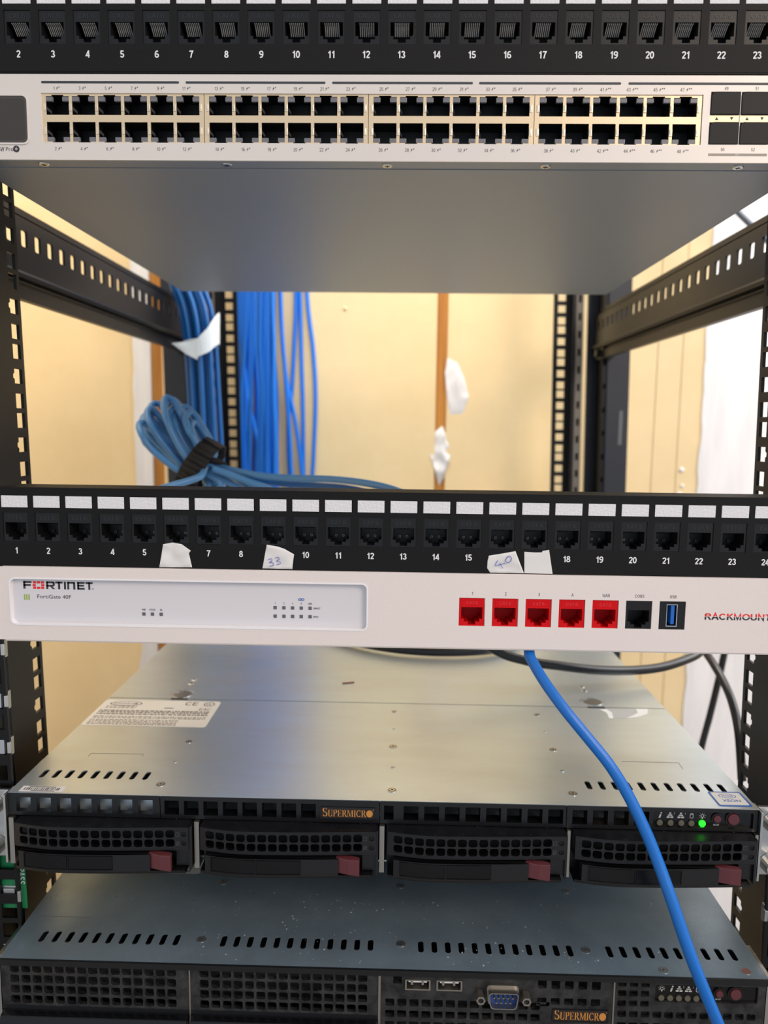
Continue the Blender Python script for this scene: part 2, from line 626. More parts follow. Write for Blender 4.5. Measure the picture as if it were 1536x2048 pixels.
def blob(pts, y0, th, name, m, parent=None, sub=3, amp=1.0, fr=0.09, seed=0, plane='xz', edge=None):
    """irregular patch: triangulated outline, displaced towards -y"""
    bm = bmesh.new()
    vs = [bm.verts.new((p[0], 0, p[1])) for p in pts]
    bm.faces.new(vs)
    bmesh.ops.triangulate(bm, faces=bm.faces)
    for _ in range(sub):
        bmesh.ops.subdivide_edges(bm, edges=bm.edges, cuts=1)
        bmesh.ops.triangulate(bm, faces=bm.faces)
    for v in bm.verts:
        rim = any(len(e.link_faces) == 1 for e in v.link_edges)
        n = noise.noise(Vector((v.co.x * fr + seed, seed * 3.1, v.co.z * fr)))
        v.co.y = y0 - (0.05 if rim else th * (0.65 + amp * n))
    mb = MB()
    bm.verts.index_update()
    mb.v = [tuple(v.co) for v in bm.verts]
    mb.f = [tuple(v.index for v in f.verts) for f in bm.faces]
    bm.free()
    return mb


def ragged(x0, x1, z0, z1, step, amp, seed, side):
    """outline of a plaster band with one ragged edge"""
    out = []
    n = int((z1 - z0) / step)
    for k in range(n + 1):
        z = z0 + (z1 - z0) * k / n
        out.append(((x0 if side == 'l' else x1) + amp * noise.noise(Vector((z * 0.02, seed, 0))) * 2 + amp * 0.5 * noise.noise(Vector((z * 0.11, seed, 3))), z))
    if side == 'l':
        return [(x1, z0)] + [(x1, z1)] + out[::-1]
    return [(x0, z1), (x0, z0)] + out


band = MB().plate([ragged(472, 1400, 2, 2698, 10, 2.2, 2.0, 'l')], WY - 1.6, WY + 0.2)
band.build('plaster_band', PLASTER, wall)
band = MB().plate([ragged(-413, -386, 2, 2698, 12, 2.5, 5.0, 'l')], WY - 2.2, WY + 3)
band.build('plaster_band', PLASTER, wall)
for i, pp in enumerate((
        [(895, 715), (915, 725), (930, 760), (938, 795), (925, 828), (900, 830), (893, 790), (890, 745)],
        [(862, 870), (885, 852), (897, 880), (903, 905), (892, 950), (878, 972), (868, 940), (858, 905)])):
    P = [px(x, y, WY - 1) for x, y in pp]
    blob([(p.x, p.z + ZO) for p in P], WY + (0.1 if i == 0 else 4), 2.5 if i == 0 else 7, 'plaster_patch', PLASTER, seed=i, fr=0.06).build(
        'plaster_patch', PLASTER, wall, smooth=True)
for x, y, r in ((1363, 940, 4.5), (1364, 972, 3.2), (1359, 990, 5), (690, 617, 3.5)):
    p = px(x, y, WY)
    MB().cyl((p.x, WY - 1.5, p.z + ZO), r * 0.6, 1.6, 'y', 9, r2=r).build('plaster_dab', PLASTER if x > 900 else WALL, wall, smooth=True)

# ==================================================================== the rack
rack = empty('equipment_rack', (0, 0, 0))
tag(rack, 'black open frame equipment rack with square-holed rails and slotted side braces', 'rack')
RH = 2000.0


def lean(x, y, z):                     # local z (floor) -> leaning x
    return (x + SH * (z - ZO), y, z)


zc = []
n0 = int(-ZO // U) + 1
for k in range(n0, int((RH - ZO) // U)):
    for d, mid in ((6.35, 0), (22.225, 1), (38.1, 0)):
        zc.append((ZO + k * U + d, mid))
zc = [z for z in zc if 40 < z[0] < RH - 40]


def hole_column(a0, a1, hw, hc, plane, d0, d1, notch=0, hh=4.75):
    cl = []
    zs = [z for z, m in zc]
    lo = [0] + [(p + q) / 2 for p, q in zip(zs, zs[1:])] + [RH]
    for i, (z, mid) in enumerate(zc):
        if mid and notch:
            s = notch
            h = [(hc + hw, z - hh), (hc + hw, z + hh), (hc - hw, z + hh), (hc - hw, z - hh)]
            if s < 0:
                h = [(hc + hw, z - hh), (hc + hw, z + hh), (hc - hw, z + hh), (hc - hw, z + 2), (hc - hw - 1.6, z + 1.2),
                     (hc - hw - 1.6, z - 1.2), (hc - hw, z - 2), (hc - hw, z - hh)]
        else:
            h = [(hc + hw, z - hh), (hc + hw, z + hh), (hc - hw, z + hh), (hc - hw, z - hh)]
        cl.append((a0, a1, lo[i], lo[i + 1], h))
    return MB().cells(cl, d0, d1, plane)


for s in (-1, 1):
    # front mounting rail: flange with square holes, web, web edge with its own holes
    mb = hole_column(min(s * 225.5, s * 244), max(s * 225.5, s * 244), 4.75, s * 232.5, 'xz', 3.0, 5.0)
    mb.add(hole_column(58, 80, 5, 71.5, 'yz', s * 241, s * 243, notch=-1))
    mb.box(min(s * 241, s * 243), max(s * 241, s * 243), 5, 58, 0, RH)
    mb.tube([(s * 240.2, 30, 0), (s * 240.2, 30, RH)], 2.2, 8)
    mb.warp(lean).build('front_rail', RACK_BLACK, rack)
    # rear mounting rail
    mb = hole_column(min(s * 222, s * 247), max(s * 222, s * 247), 5.2, s * 233.5, 'xz', 656, 658, hh=5.0)
    cl = []
    zs = [40 + 24 * i for i in range(81)]
    for z in zs:
        cl.append((min(s * 250, s * 260), max(s * 250, s * 260), z - 12, z + 12, rect(s * 255 - 2.2, s * 255 + 2.2, z - 5, z + 5)))
    rail_edge = MB().cells(cl, 640, 642, 'xz').warp(lean)
    mb.box(min(s * 246, s * 250), max(s * 246, s * 250), 640, 658, 0, RH)
    rr_ = mb.warp(lean).build('rear_rail', RACK_BLACK, rack)
    rail_edge.build('rail_edge', mat('grey_rail_edge', (92, 86, 78), 0.5), rr_)  # edge strip in an even, lighter grey than the rail
    MB().box(min(s * 250, s * 260), max(s * 250, s * 260), 643, 645, 0, RH).warp(lean).build('rail_edge_backing', RACK_BLACK, rr_)
    # frame posts, rear and front
    for y0, nm in ((656, 'r'), (-20, 'f')):
        mb = MB().box(min(s * 299, s * 330), max(s * 299, s * 330), y0, y0 + 40, 0, RH)
        mb.box(min(s * 278, s * 297), max(s * 278, s * 297), y0 + 34, y0 + 38, 0, RH)
        po = mb.warp(lean).build('frame_post', POST_NAVY, rack)
        cl = []
        for i in range(60):
            z = 20 + 33 * i
            cl.append((min(s * 292.5, s * 299), max(s * 292.5, s * 299), z - 16.5, z + 16.5, rect(s * 295.5 - 1.6, s * 295.5 + 1.6, z - 4.5 - (i % 2), z + 2)))
        MB().cells(cl, y0 + 2, y0 + 36, 'xz').warp(lean).build('post_edge', RACK_BLACK, po)
        if s == 1 and nm == 'r':
            p = px(1241, 856, 655)
            MB().box(p.x - 2.6, p.x + 2.6, 655.4, 656, p.z - 24 + ZO, p.z + 24 + ZO).build('post_sticker', mat('grey_post_sticker', (86, 88, 92), 0.5), po)
    # slotted side brace, several of them up the rack; the one in view at z ~ 210
    for zb in (180.0, -620.0):
        z0 = ZO + zb
        xx = s * 287 + SH * zb
        cl = []
        for k in range(29):
            yc = 73 + 21.9 * k
            cl.append((yc - 10.95, yc + 10.95, z0 + 18, z0 + 60, rrect(yc - 5.0, yc + 5.0, z0 + 37.2, z0 + 49.8, 1.6, 2)))
        i = s * 1.0
        mb = MB().cells(cl, xx, xx + i * 2, 'yz')
        mb.box(min(xx, xx + i * 14), max(xx, xx + i * 14), 62, 697, z0 + 59, z0 + 60)            # top lip
        mb.box(min(xx + i * 3.5, xx + i * 5.5), max(xx + i * 3.5, xx + i * 5.5), 62, 697, z0 + 60, z0 + 67)
        prof = [(0, 18), (-3, 17), (-5, 14.5), (-3, 12), (4, 11.5), (5, 9), (2, 7.5), (2, -3), (8, -3), (8, -1), (4, -1), (4, 9.5), (6.5, 13.5), (2, 18)]
        P = [(xx + i * a, z0 + b) for a, b in prof]
        mb.plate([P], 50, 705, 'xz')
        br = mb.build('side_brace', RACK_BLACK, rack, bevel=0)
        MB().cyl((xx - i * 6, 655, z0 + 4), 5.5, 9, 'x', 8).build('bolt', RACK_BLACK, br)
        MB().box(min(xx + i * 1, xx + i * 16), max(xx + i * 1, xx + i * 16), 640, 700, z0 - 4, z0 + 60).build('bracket', RACK_BLACK, br)
# cross members that carry the frame
for y0 in (-20, 656):
    for z0 in (0, RH - 40):
        MB().box(-330, 330, y0, y0 + 40, z0, z0 + 40).build('cross_beam', RACK_BLACK, rack)
for s in (-1, 1):
    for z0 in (0, RH - 40):
        MB().box(min(s * 299, s * 330), max(s * 299, s * 330), 20, 656, z0, z0 + 40).build('base_beam', RACK_BLACK, rack)
# clips of the cage nuts on the front rails
nut = MB().box(-7, 7, 0, 3.2, -5.5, 5.5).box(-3.5, 3.5, -1.6, 0, -4.6, 4.6).box(5.4, 7.6, -2.4, 0, -3.6, 3.6).mesh('cage_nut', STEEL, bevel=0.5)
for s in (-1, 1):
    for zl in (-51, -82.5, -111.2, -206.4):
        zz = round((zl - 6.35) / 15.875) * 15.875 + 6.35
        o = put('cage_nut', nut, rack, (s * 232.5 + SH * zl, 5.3, ZO + zl), rot=(0, 0, 0) if s < 0 else (0, math.pi, 0))


# ==================================================================== sockets shared by the panels
def tee(w1, z0, z1, w2, z2, w3, z3):
    """outline of a plug opening with the latch step at the bottom"""
    return [(-w1, z1), (-w1, z0), (-w2, z0), (-w2, z2), (-w3, z2), (-w3, z3), (w3, z3), (w3, z2), (w2, z2), (w2, z0), (w1, z0), (w1, z1)]


JO = tee(6.0, -4.2, 2.6, 4.4, -5.8, 2.1, -7.5)


def jack_meshes(m_face, m_cav, tagname, depth=13.0):
    f = MB().plate([rect(-7.13, 7.13, -8.28, 8.28), JO], 0.5, 3.0)
    f.add(MB().plate([rect(-6.4, 6.4, -8.0, 7.6), [(x * 1.02, z) for x, z in JO]], 2.9, depth, front=False, back=False))
    face = f.mesh(tagname, m_face)
    cav = MB().cup([(x * 0.995, z * 0.995) for x, z in JO], 1.2, depth).mesh(tagname + '_cavity', m_cav)
    return face, cav


# ==================================================================== patch panels
JF, JC = jack_meshes(JACK_BLACK, CAVITY, 'jack')
pins = MB()
for k in range(8):
    x = -3.55 + k * 1.014
    pins.tube([(x, 1.4, 2.35), (x, 3.2, 2.0), (x, 7.4, -1.3)], 0.3, 5)
PINS = pins.mesh('contact_pins', PIN)
PINS_LOW = MB().add(pins, dy=7.2, dz=1.1, sc=0.8).mesh('contact_pins', mat('shaded_contact_metal', (90, 86, 84), 0.4, 0.2))  # lower pins: socket shade put into a darker copy of the metal
posts = MB().ring((-2.1, 11.2, -3.6), 0.75, 0.45, 1.2, 'y', 10).ring((2.1, 11.2, -3.6), 0.75, 0.45, 1.2, 'y', 10)
POSTS = posts.mesh('terminal_posts', mat('terminal_metal', (120, 112, 104), 0.35, 1.0))
CARD = MB().box(-7.5, 7.5, -0.25, 1.2, -3.35, 3.35).mesh('label_card', LABEL_WHITE, bevel=0.15)
CAT = MB().add(text_mb('CAT 6', 0.0, 0.0, 1.15), sc=2.2)
CATB = MB()
CATB.v, CATB.f = list(CAT.v), list(CAT.f)
CAT_ME = MB().add(text_mb('CAT 6', 0.0, 0.06, 1.5), sc=2.1).mesh('moulded_lettering', mat('black_relief_highlight', (36, 36, 39), 0.4))  # same plastic as the jack, relief highlight put into the lighter colour
PITCHX = 18.445


def patch_panel(zb, label, cards):
    p = empty('patch_bay', (SH * zb, 0, ZO + zb))
    tag(p, label, 'patch panel')
    xs = [(k - 12.5) * PITCHX for k in range(1, 25)]
    H = 44.0
    cl = [(-241.3, 241.3, 0.4, 13.6, None)]
    cl += row(-241.3, 241.3, 13.6, 31.2, [rect(x - 7.15, x + 7.15, 14.1, 30.7) for x in xs])
    cl += [(-241.3, 241.3, 31.2, 33.2, None)]
    cl += row(-241.3, 241.3, 33.2, 41.0, [rect(x - 7.6, x + 7.6, 33.6, 40.5) for x in xs])
    cl += [(-241.3, 241.3, 41.0, H, None)]
    mb = MB().cells(cl, 0, 1.8)
    mb.box(-221, 221, 0.2, 22, H, H + 1.2).box(-221, 221, 0.2, 22, -0.4, 0.4)
    mb.build('faceplate', PANEL_BLACK, p)
    MB().box(-220, 220, 1.9, 4, 31.4, 42.6).build('label_backing', PANEL_BLACK, p)
    for k, x in enumerate(xs):
        j = put('keystone_jack', JF, p, (x, 0, 22.4))
        put('socket', JC, j)
        put('contact_pins', PINS if cards else PINS_LOW, j)
        put('terminal_posts', POSTS, j)
        put('moulded_lettering', CAT_ME, j, (0, 0.5, 4.4))
        put('label_card', CARD, p, (x, 0, 37.05))
        text('port_number', str(k + 1), 3.6, PRINT_WHITE, p, (x, -0.06, 7.1), bold=0.018)
    return p


patch_panel(6 * U, 'black 24 port patch panel above the 48 port switch', True)
patch_panel(0, 'black 24 port patch panel with torn white tape stuck on it', False)

# ==================================================================== the switch
zb = 5 * U
sw = empty('network_switch', (SH * zb, 0, ZO + zb))
tag(sw, 'silver 48 port rack switch with grey body and small dark screen', 'network switch')
G0, GW = -183.5, 87.6
grp = [G0 + i * 87.5 for i in range(4)]
cl = [(-224, 224, 0, 8.8, None), (-224, grp[0], 8.8, 33.8, None)]
cl = [(-240, 240, 0, 8.0, None), (-240, 240, 36.0, 43.4, None)]
cl += [(-240, grp[0], 8.0, 36.0, None)]
cl += [(grp[0], grp[0] + 350.2, 8.0, 36.0, rect(grp[0] + 0.1, grp[0] + 350.0, 8.9, 33.9))]
sfx = [170.5, 186.3]
cl += [(grp[0] + 350.2, 186.1, 8.0, 36.0, rect(170.4, 185.9, 9.2, 35.4)), (186.1, 201.9, 8.0, 36, rect(186.3, 201.7, 9.2, 35.4)), (201.9, 240, 8, 36, None)]
MB().cells(cl, 0, 2.5).build('front_bezel', SW_FACE, sw)
hw = 226.5
mb = MB()
mb.plate([[(-hw, 1.5), (hw, 1.5), (hw, 403), (-hw, 403)]], 0, 43.4, 'xy')
mb = MB()
mb.box(-hw, hw, 12, 403, -0.4, 0.5).box(-221.5, 221.5, 1.2, 11.5, -0.1, 0.6)     # floor plate and front lip
mb.box(-hw, -hw + 1, 8, 403, 0, 43).box(hw - 1, hw, 8, 403, 0, 43).box(-hw, hw, 402, 403, 0, 43).box(-hw, hw, 8, 403, 42.4, 43.2).box(-221.5, 221.5, 1.5, 8, 42.4, 43.2)
mb.build('chassis', SW_BODY, sw)
screw = MB().cyl((0, 0, -0.55), 2.6, 0.6, 'z', 18, r2=2.9)
SCREW = screw.mesh('screw', STEEL, smooth=False)
recess = MB().box(-1.3, 1.3, -0.35, 0.35, -0.68, -0.5).box(-0.35, 0.35, -1.3, 1.3, -0.68, -0.5).mesh('screw_recess', INK)
for x in (-186.2, -85.8, 1.5, 86.7, 189.4):
    s_ = put('screw', SCREW, sw, (x, 6.4, -0.1))
    put('screw_recess', recess, s_)
# ports
PW, PT0, PT1 = 6.15, 23.1, 32.6


def port_loop(top):
    z0, z1 = (23.1, 33.2) if top else (8.95, 19.5)
    if top:
        return [(-PW, z0), (PW, z0), (PW, z1 - 0.6), (3.2, z1 - 0.6), (3.2, z1), (-3.2, z1), (-3.2, z1 - 0.6), (-PW, z1 - 0.6)]
    return [(-PW, z1), (-PW, z0 + 0.6), (-3.2, z0 + 0.6), (-3.2, z0), (3.2, z0), (3.2, z0 + 0.6), (PW, z0 + 0.6), (PW, z1)]


pm = {}
for top in (True, False):
    lp = port_loop(top)
    pm[top] = MB().cup(lp, 0.9, 13).mesh('port', CAVITY)
ledme = MB().box(-1.75, 1.75, 0.2, 1.8, -1.15, 1.15).mesh('port_led', LED_GREY, bevel=0.2)
spring = MB().box(-0.75, 0.75, -0.1, 0.5, -2.2, 1.6).box(-0.45, 0.45, -0.25, 0.3, -1.2, 1.0).mesh('shield_spring', SHIELD_BRIGHT, bevel=0.2)
leaf = MB()
leaf.quad((0, 0.6, 0.6), (0, 0.6, -1.0), (1.1, 4, -1.9), (1.1, 4, -0.4))
LEAF = leaf.mesh('shield_leaf', mat('dark_leaf_metal', (70, 70, 74), 0.4))
for i in range(48):
    g, c, top = i // 12, (i % 12) // 2, i % 2 == 0
for g in range(4):
    x0 = grp[g]
    xs = [x0 + 8.6 + 14.0 * c for c in range(6)]
    up = [[(x + a, b) for a, b in port_loop(True)] for x in xs]
    dn = [[(x + a, b) for a, b in port_loop(False)] for x in xs]
    # each loop is a star shape about its centre: simple cells
    mb = MB().plate([rect(x0, x0 + 87.2, 8.7, 34.0)] + up + dn, 0.6, 1.4)
    mb.build('port_block', SHIELD, sw)
    for c in range(6):
        for top in (True, False):
            n = g * 12 + c * 2 + (1 if top else 2)
            pt = put('network_port', pm[top], sw, (xs[c], 0, 0))
            for sx in (-1, 1):
                put('port_led', ledme, pt, (sx * 4.3, 0.4, 31.2 if top else 10.7))
                put('shield_spring', spring, pt, (sx * 6.9 if c in (0, 5) else sx * 6.95, 0.4, 27.2 if top else 15.4))
            put('shield_leaf', LEAF, pt, (-6.0, 0.4, 26.8 if top else 15.2))
            # number, bolt and plus signs
            mb = MB()
            d = text_mb(str(n), -0.004, 0, 1.0, 'R')
            hh = 1.75
            mb.add(d, dx=-0.3, sc=hh)
            bolt = [(0.55, -0.25), (1.05, 0.85), (0.55, 0.75), (1.5, 1.95), (1.25, 1.15), (1.75, 1.2)]
            bl = [(x_ + 0.0, z_) for x_, z_ in bolt]
            mb.plate([bl], 0, 0.02)
            for q in range(1 if n < 41 else 2):
                cx = 2.25 + q * 0.95
                mb.box(cx - 0.4, cx + 0.4, -0.02, 0, 1.35, 1.55).box(cx - 0.1, cx + 0.1, -0.02, 0, 1.05, 1.85)
            mb.build('port_number', INK_SOFT, sw, (xs[c] - 0.8, -0.05, 35.4 if top else 4.8))
for a, b in ((-183, -109.2), (-105.7, -31.5), (-28, 46.1), (49.3, 123.4), (127.2, 201)):
    MB().plate([rrect(a, b, 38.7, 39.9, 0.55)], -0.05, 0.1).build('accent_stripe', STRIPE, sw)
# uplink cages
for i, x in enumerate(sfx):
    for j, (z0, z1) in enumerate(((24.1, 35.3), (9.3, 20.3))):
        MB().plate([[(x + 0.1, z0), (x + 15.1, z0), (x + 15.1, z1), (x + 1.7, z1), (x + 0.1, z1 - 1.5)]], -0.6, 8).build('uplink_plug', SFP, sw, bevel=0.25)
    MB().box(x, x + 15.2, 0.3, 3, 20.4, 24.0).build('uplink_bridge', SHIELD, sw)
    for q, dx in enumerate((3.6, 11.4)):
        t = [(x + dx - 0.9, 21.5), (x + dx + 0.9, 21.5), (x + dx, 23.0)] if q == 0 else [(x + dx - 0.9, 23.0), (x + dx + 0.9, 23.0), (x + dx, 21.5)]
        MB().plate([t], 0.2, 0.3).build('arrow_mark', INK, sw)
    for s_, zz in ((str(49 + 2 * i), 36.2), (str(50 + 2 * i), 5.9)):
        text('port_number', s_, 1.6, INK_SOFT, sw, (x + 7.6, -0.05, zz))
MB().box(170.7, 201.4, -0.04, 0.1, 3.4, 4.7).build('uplink_bar', mat('grey_bar_print', (158, 150, 142), 0.6), sw)
text('uplink_mark', 'SFP+', 0.9, LABEL_WHITE, sw, (186, -0.07, 3.6))
# little screen
sc = MB().plate([rrect(-216, -190.4, 7.6, 33.2, 3.2), rrect(-215, -191.2, 8.5, 32.3, 2.6)], -0.5, 0.4).build('screen_rim', SW_FACE, sw)
MB().plate([rrect(-215, -191.2, 8.5, 32.3, 2.6)], -0.3, 0.2).build('screen', SCREEN, sw)
MB().plate([rrect(-213.4, -192.6, 10.0, 31.0, 2.0)], -0.36, -0.3).build('screen_display', SCREEN_IN, sw)
text('model_lettering', 'USW', 2.1, INK, sw, (-204.4, -0.05, 4.3), bold=0.02, align='R')
text('model_lettering', 'Pro', 2.1, INK, sw, (-203.6, -0.05, 4.3), align='L')
bd = MB().cyl((-197.9, -0.06, 5.4), 1.75, 0.1, 'y', 24)
bd.build('power_badge', INK, sw)
MB().plate([[(-198.4, 4.2), (-197.6, 5.2), (-198.7, 5.2), (-197.4, 6.7), (-198.0, 5.6), (-197.0, 5.6)]], -0.12, -0.08).build('power_badge', SW_FACE, sw)

# ==================================================================== rack mounted firewall
zb = -U
fw = empty('rack_firewall', (SH * zb, 0, ZO + zb))
tag(fw, 'white rack mount firewall with five red jacks, under the tape-marked patch panel', 'firewall')
Y0 = -1.5
jx = [47.9 + 18.82 * i for i in range(7)]
RC = rrect(-217, -11.8, 10.6, 37.2, 3.0, 6)
cl = [(-241.3, 241.3, 1.2, 8, None)]
cl += [(-241.3, -5, 8, 40, RC)]
cl += [(-5, 38, 8, 40, None)]
cl += row(38, 174, 8, 40, [rect(x - 7.35, x + 7.35, 14.1, 30.4) for x in jx])
cl += [(174, 241.3, 8, 40, None), (-241.3, 241.3, 40, 44.0, None)]
# rounded top and bottom folds
mb = MB().cells(cl, Y0, Y0 + 1.6)
prof = [(Y0, 1.2), (Y0 + 0.5, 0.3), (Y0 + 1.6, -0.1), (Y0 + 3, -0.1), (Y0 + 3, 1.2)]
P3 = [(y, z) for y, z in prof]
mb.plate([P3], -221, 221, 'yz')
prof = [(Y0, 44.0), (Y0 + 0.5, 44.25), (Y0 + 1.6, 44.3), (Y0 + 3, 44.3), (Y0 + 3, 43.5), (Y0 + 1.6, 43.5)]
mb.plate([prof], -221, 221, 'yz')
mb.build('faceplate', WHITE_PAINT, fw)
tr = MB().box(-220, 220, 1.4, 110, -0.05, 1.0).box(-220, -219, 1.4, 110, 1, 38).box(219, 220, 1.4, 110, 1, 38).box(-200, -12, 20, 109, 1.1, 37)
tr.build('tray', WHITE_PAINT, fw)
fp = MB().box(-219, -9, Y0 + 3.2, Y0 + 5, 8.6, 38.5).build('front_panel', FW_PANEL, fw)
MB().plate([rrect(-217.6, -11.2, 10.0, 37.8, 3.4, 6), rrect(-216.8, -12, 10.8, 37.0, 2.9, 6)], Y0 - 0.25, Y0 + 3.3).build('panel_rim', mat('white_rim_paint', (236, 234, 236), 0.35), fw)
yl = Y0 + 3.12
# block lettering
c0, kx = -210.8, 40.5 / 536.0


def L(a, b, z0, z1):                    # crop pixels -> mm on the panel
    return (c0 + (a - 168) * kx, c0 + (b - 168) * kx, yl, yl + 0.05, 30.6 + z0 * 4.5, 30.6 + z1 * 4.5)


lt = MB()
for r in ((168, 184, 0, 1), (168, 232, 0.76, 1), (168, 226, 0.38, 0.62),                      # F
          (345, 360, 0, 1), (345, 405, 0.76, 1), (395, 411, 0.45, 0.92), (345, 402, 0.33, 0.55),  # R
          (415, 472, 0.76, 1), (436, 452, 0, 1), (482, 497, 0, 1),                            # T I
          (507, 522, 0, 1), (507, 564, 0.76, 1), (553, 569, 0, 0.92),                         # N
          (584, 599, 0, 1), (584, 641, 0.76, 1), (584, 636, 0.4, 0.62), (584, 641, 0, 0.24),  # E
          (648, 704, 0.76, 1), (669, 684, 0, 1)):
    lt.box(*L(*r))
q = L(375, 412, 0, 0.34)
lt.plate([[(q[0], q[5]), (q[0] + 1.3, q[5]), (q[1] + 0.1, q[4]), (q[1] - 1.3, q[4])]], yl, yl + 0.05)
lt.build('maker_lettering', INK, fw)
rd = MB()
for a, b, z0, z1 in ((243, 266, 0.70, 1), (272, 299, 0.72, 1), (305, 328, 0.70, 1), (240, 264, 0.36, 0.63), (306, 331, 0.36, 0.63),
                     (243, 266, 0, 0.30), (272, 299, 0, 0.28), (305, 328, 0, 0.30)):
    rd.box(*L(a, b, z0, z1))
rd.build('red_block_letter', RED_PRINT, fw)
text('registered_mark', '®', 1.0, INK_SOFT, fw, (-170.3, yl, 30.6))
for k in range(3):
    MB().box(-210.7 + k * 1.28, -209.95 + k * 1.28, yl, yl + 0.05, 24.0, 27.3).build('green_bar', GREEN_PRINT, fw)
text('model_lettering', 'FortiGate 40F', 2.15, INK, fw, (-202.9, yl, 25.1), align='L', xs=1.12)
led = MB().box(-0.95, 0.95, 0, 0.3, -0.95, 0.95).mesh('status_led', mat('grey_status_led', (92, 92, 96), 0.4))
for x, s_ in ((-141, 'PWR'), (-136, 'STATUS'), (-130.9, 'HA')):
    put('status_led', led, fw, (x, yl - 0.1, 16.9))
    text('led_lettering', s_, 1.1, INK, fw, (x, yl, 18.9), bold=0.012, xs=0.8)
for i, (x, s_) in enumerate(((-64.8, '1'), (-59.7, '2'), (-54.7, '3'), (-49.7, 'A'), (-44.6, 'WAN'))):
    for z in (22.0, 17.0):
        put('status_led', led, fw, (x, yl - 0.1, z))
    text('led_lettering', s_, 1.05, INK, fw, (x, yl, 24.1), bold=0.012, xs=0.85)
text('led_lettering', 'LINK/ACT', 1.05, INK, fw, (-42.8, yl, 21.4), bold=0.012, align='L', xs=0.8)
text('led_lettering', 'SPEED', 1.05, INK, fw, (-42.8, yl, 16.4), bold=0.012, align='L', xs=0.8)
ln = MB()
for dx in (-0.75, 0.75):
    ln.tube([(-49.7 + dx + 0.95 * math.cos(t * math.pi / 6), yl, 27.0 + 0.55 * math.sin(t * math.pi / 6)) for t in range(12)], 0.17, 6, close=True)
ln.build('link_mark', BLUE_PRINT, fw)
RJF, RJC = jack_meshes(RED_PLASTIC, RED_DARK, 'red_jack')
CATR = MB().add(text_mb('CAT.6', 0.0, 0.06, 1.4), sc=1.75).mesh('moulded_lettering', mat('red_relief_highlight', (226, 50, 56), 0.4))  # letters painted lighter than the red jack to show their lit relief
FRM = MB().plate([rect(-5.6, 5.6, 3.6, 6.9), rect(-5.35, 5.35, 3.85, 6.65)], 0.38, 0.5).mesh('moulded_frame', RED_PLASTIC)
for i, s_ in enumerate(('1', '2', '3', 'A', 'WAN')):
    j = put('red_jack', RJF, fw, (jx[i], Y0 + 0.1, 22.3))
    put('socket', RJC, j)
    put('moulded_lettering', CATR, j, (0, 0.45, 4.4))
    put('moulded_frame', FRM, j)
    text('port_lettering', s_, 1.75, INK, fw, (jx[i], Y0 - 0.05, 32.2))
j = put('console_jack', JF, fw, (jx[5], Y0 + 0.1, 22.3))
put('socket', JC, j)
text('port_lettering', 'CONS', 1.75, INK, fw, (jx[5], Y0 - 0.05, 32.2))
MB().plate([rect(-7.1, 7.1, -8.1, 8.1), rect(-3.2, 2.9, -6.6, 6.3)], 0.4, 3).build('usb_socket', JACK_BLACK, fw, (jx[6], Y0 + 0.1, 22.3))
us = MB().plate([rect(-3.2, 2.9, -6.6, 6.3), rect(-2.85, 2.45, -6.1, 5.9)], 0.2, 12).build('usb_shell', STEEL, fw, (jx[6], Y0 + 0.1, 22.3))
MB().box(-2.9, 2.6, 11.5, 12, -6.3, 6).build('usb_back', CAVITY, us)
MB().box(-0.4, 1.5, 1.0, 11, -5.3, 5.4).build('usb_tongue', USB_BLUE, us)
text('port_lettering', 'USB', 1.75, INK, fw, (jx[6], Y0 - 0.05, 32.2))


def bisected(mb, zcut, keep_above):
    me = mb.mesh('cut', INK)
    bm = bmesh.new()
    bm.from_mesh(me)
    bmesh.ops.bisect_plane(bm, geom=bm.verts[:] + bm.edges[:] + bm.faces[:], plane_co=(0, 0, zcut * K), plane_no=(0, 0, 1),
                           clear_inner=keep_above, clear_outer=not keep_above)
    bm.to_mesh(me)
    bm.free()
    return me


rk = MB().add(text_mb('RACKMOUNT', 0.022, 0, 1.0, 'L', 1.12), sc=3.7)
wid = max(v[0] for v in rk.v)
rk.warp(lambda x, y, z: (x * 37.0 / wid, y, z))
for lo, hi, m in ((0, 1.75, INK), (2.0, 9, RED_PRINT)):
    me = bisected(rk, hi if lo == 0 else lo, lo > 0)
    me.materials.clear()
    me.materials.append(m)
    put('maker_lettering', me, fw, (179.0, Y0 - 0.05, 20.2))

# ==================================================================== servers
CX = -5.0


def screw_at(parent, x, y, z, r, m=STEEL):
    s_ = MB().ring((x, y, z), r, r * 0.78, 0.3, 'z', 20).cyl((x, y, z), r * 0.6, 0.4, 'z', 16).build('screw', m, parent)
    MB().ring((x, y, z + 0.02), r * 0.79, r * 0.58, 0.1, 'z', 20).build('screw_shadow_gap', INK_SOFT, s_)
    MB().cyl((x, y, z + 0.4), r * 0.28, 0.05, 'z', 6).build('screw_recess', INK, s_)
    return s_


def stadium(cx, cy, w_, l_):
    return rrect(cx - w_ / 2, cx + w_ / 2, cy - l_ / 2, cy + l_ / 2, w_ / 2 * 0.98, 4)


def arcstrip(cx, cz, rx, rz, a0, a1, thin, thick, n=14):
    o, i_ = [], []
    for k in range(n + 1):
        t = math.radians(a0 + (a1 - a0) * k / n)
        wd = (thin + (thick - thin) * abs(math.cos(t))) / 2
        o.append((cx + (rx + wd) * math.cos(t), cz + (rz + wd) * math.sin(t)))
        i_.append((cx + (rx - wd) * math.cos(t), cz + (rz - wd) * math.sin(t)))
    return o + i_[::-1]


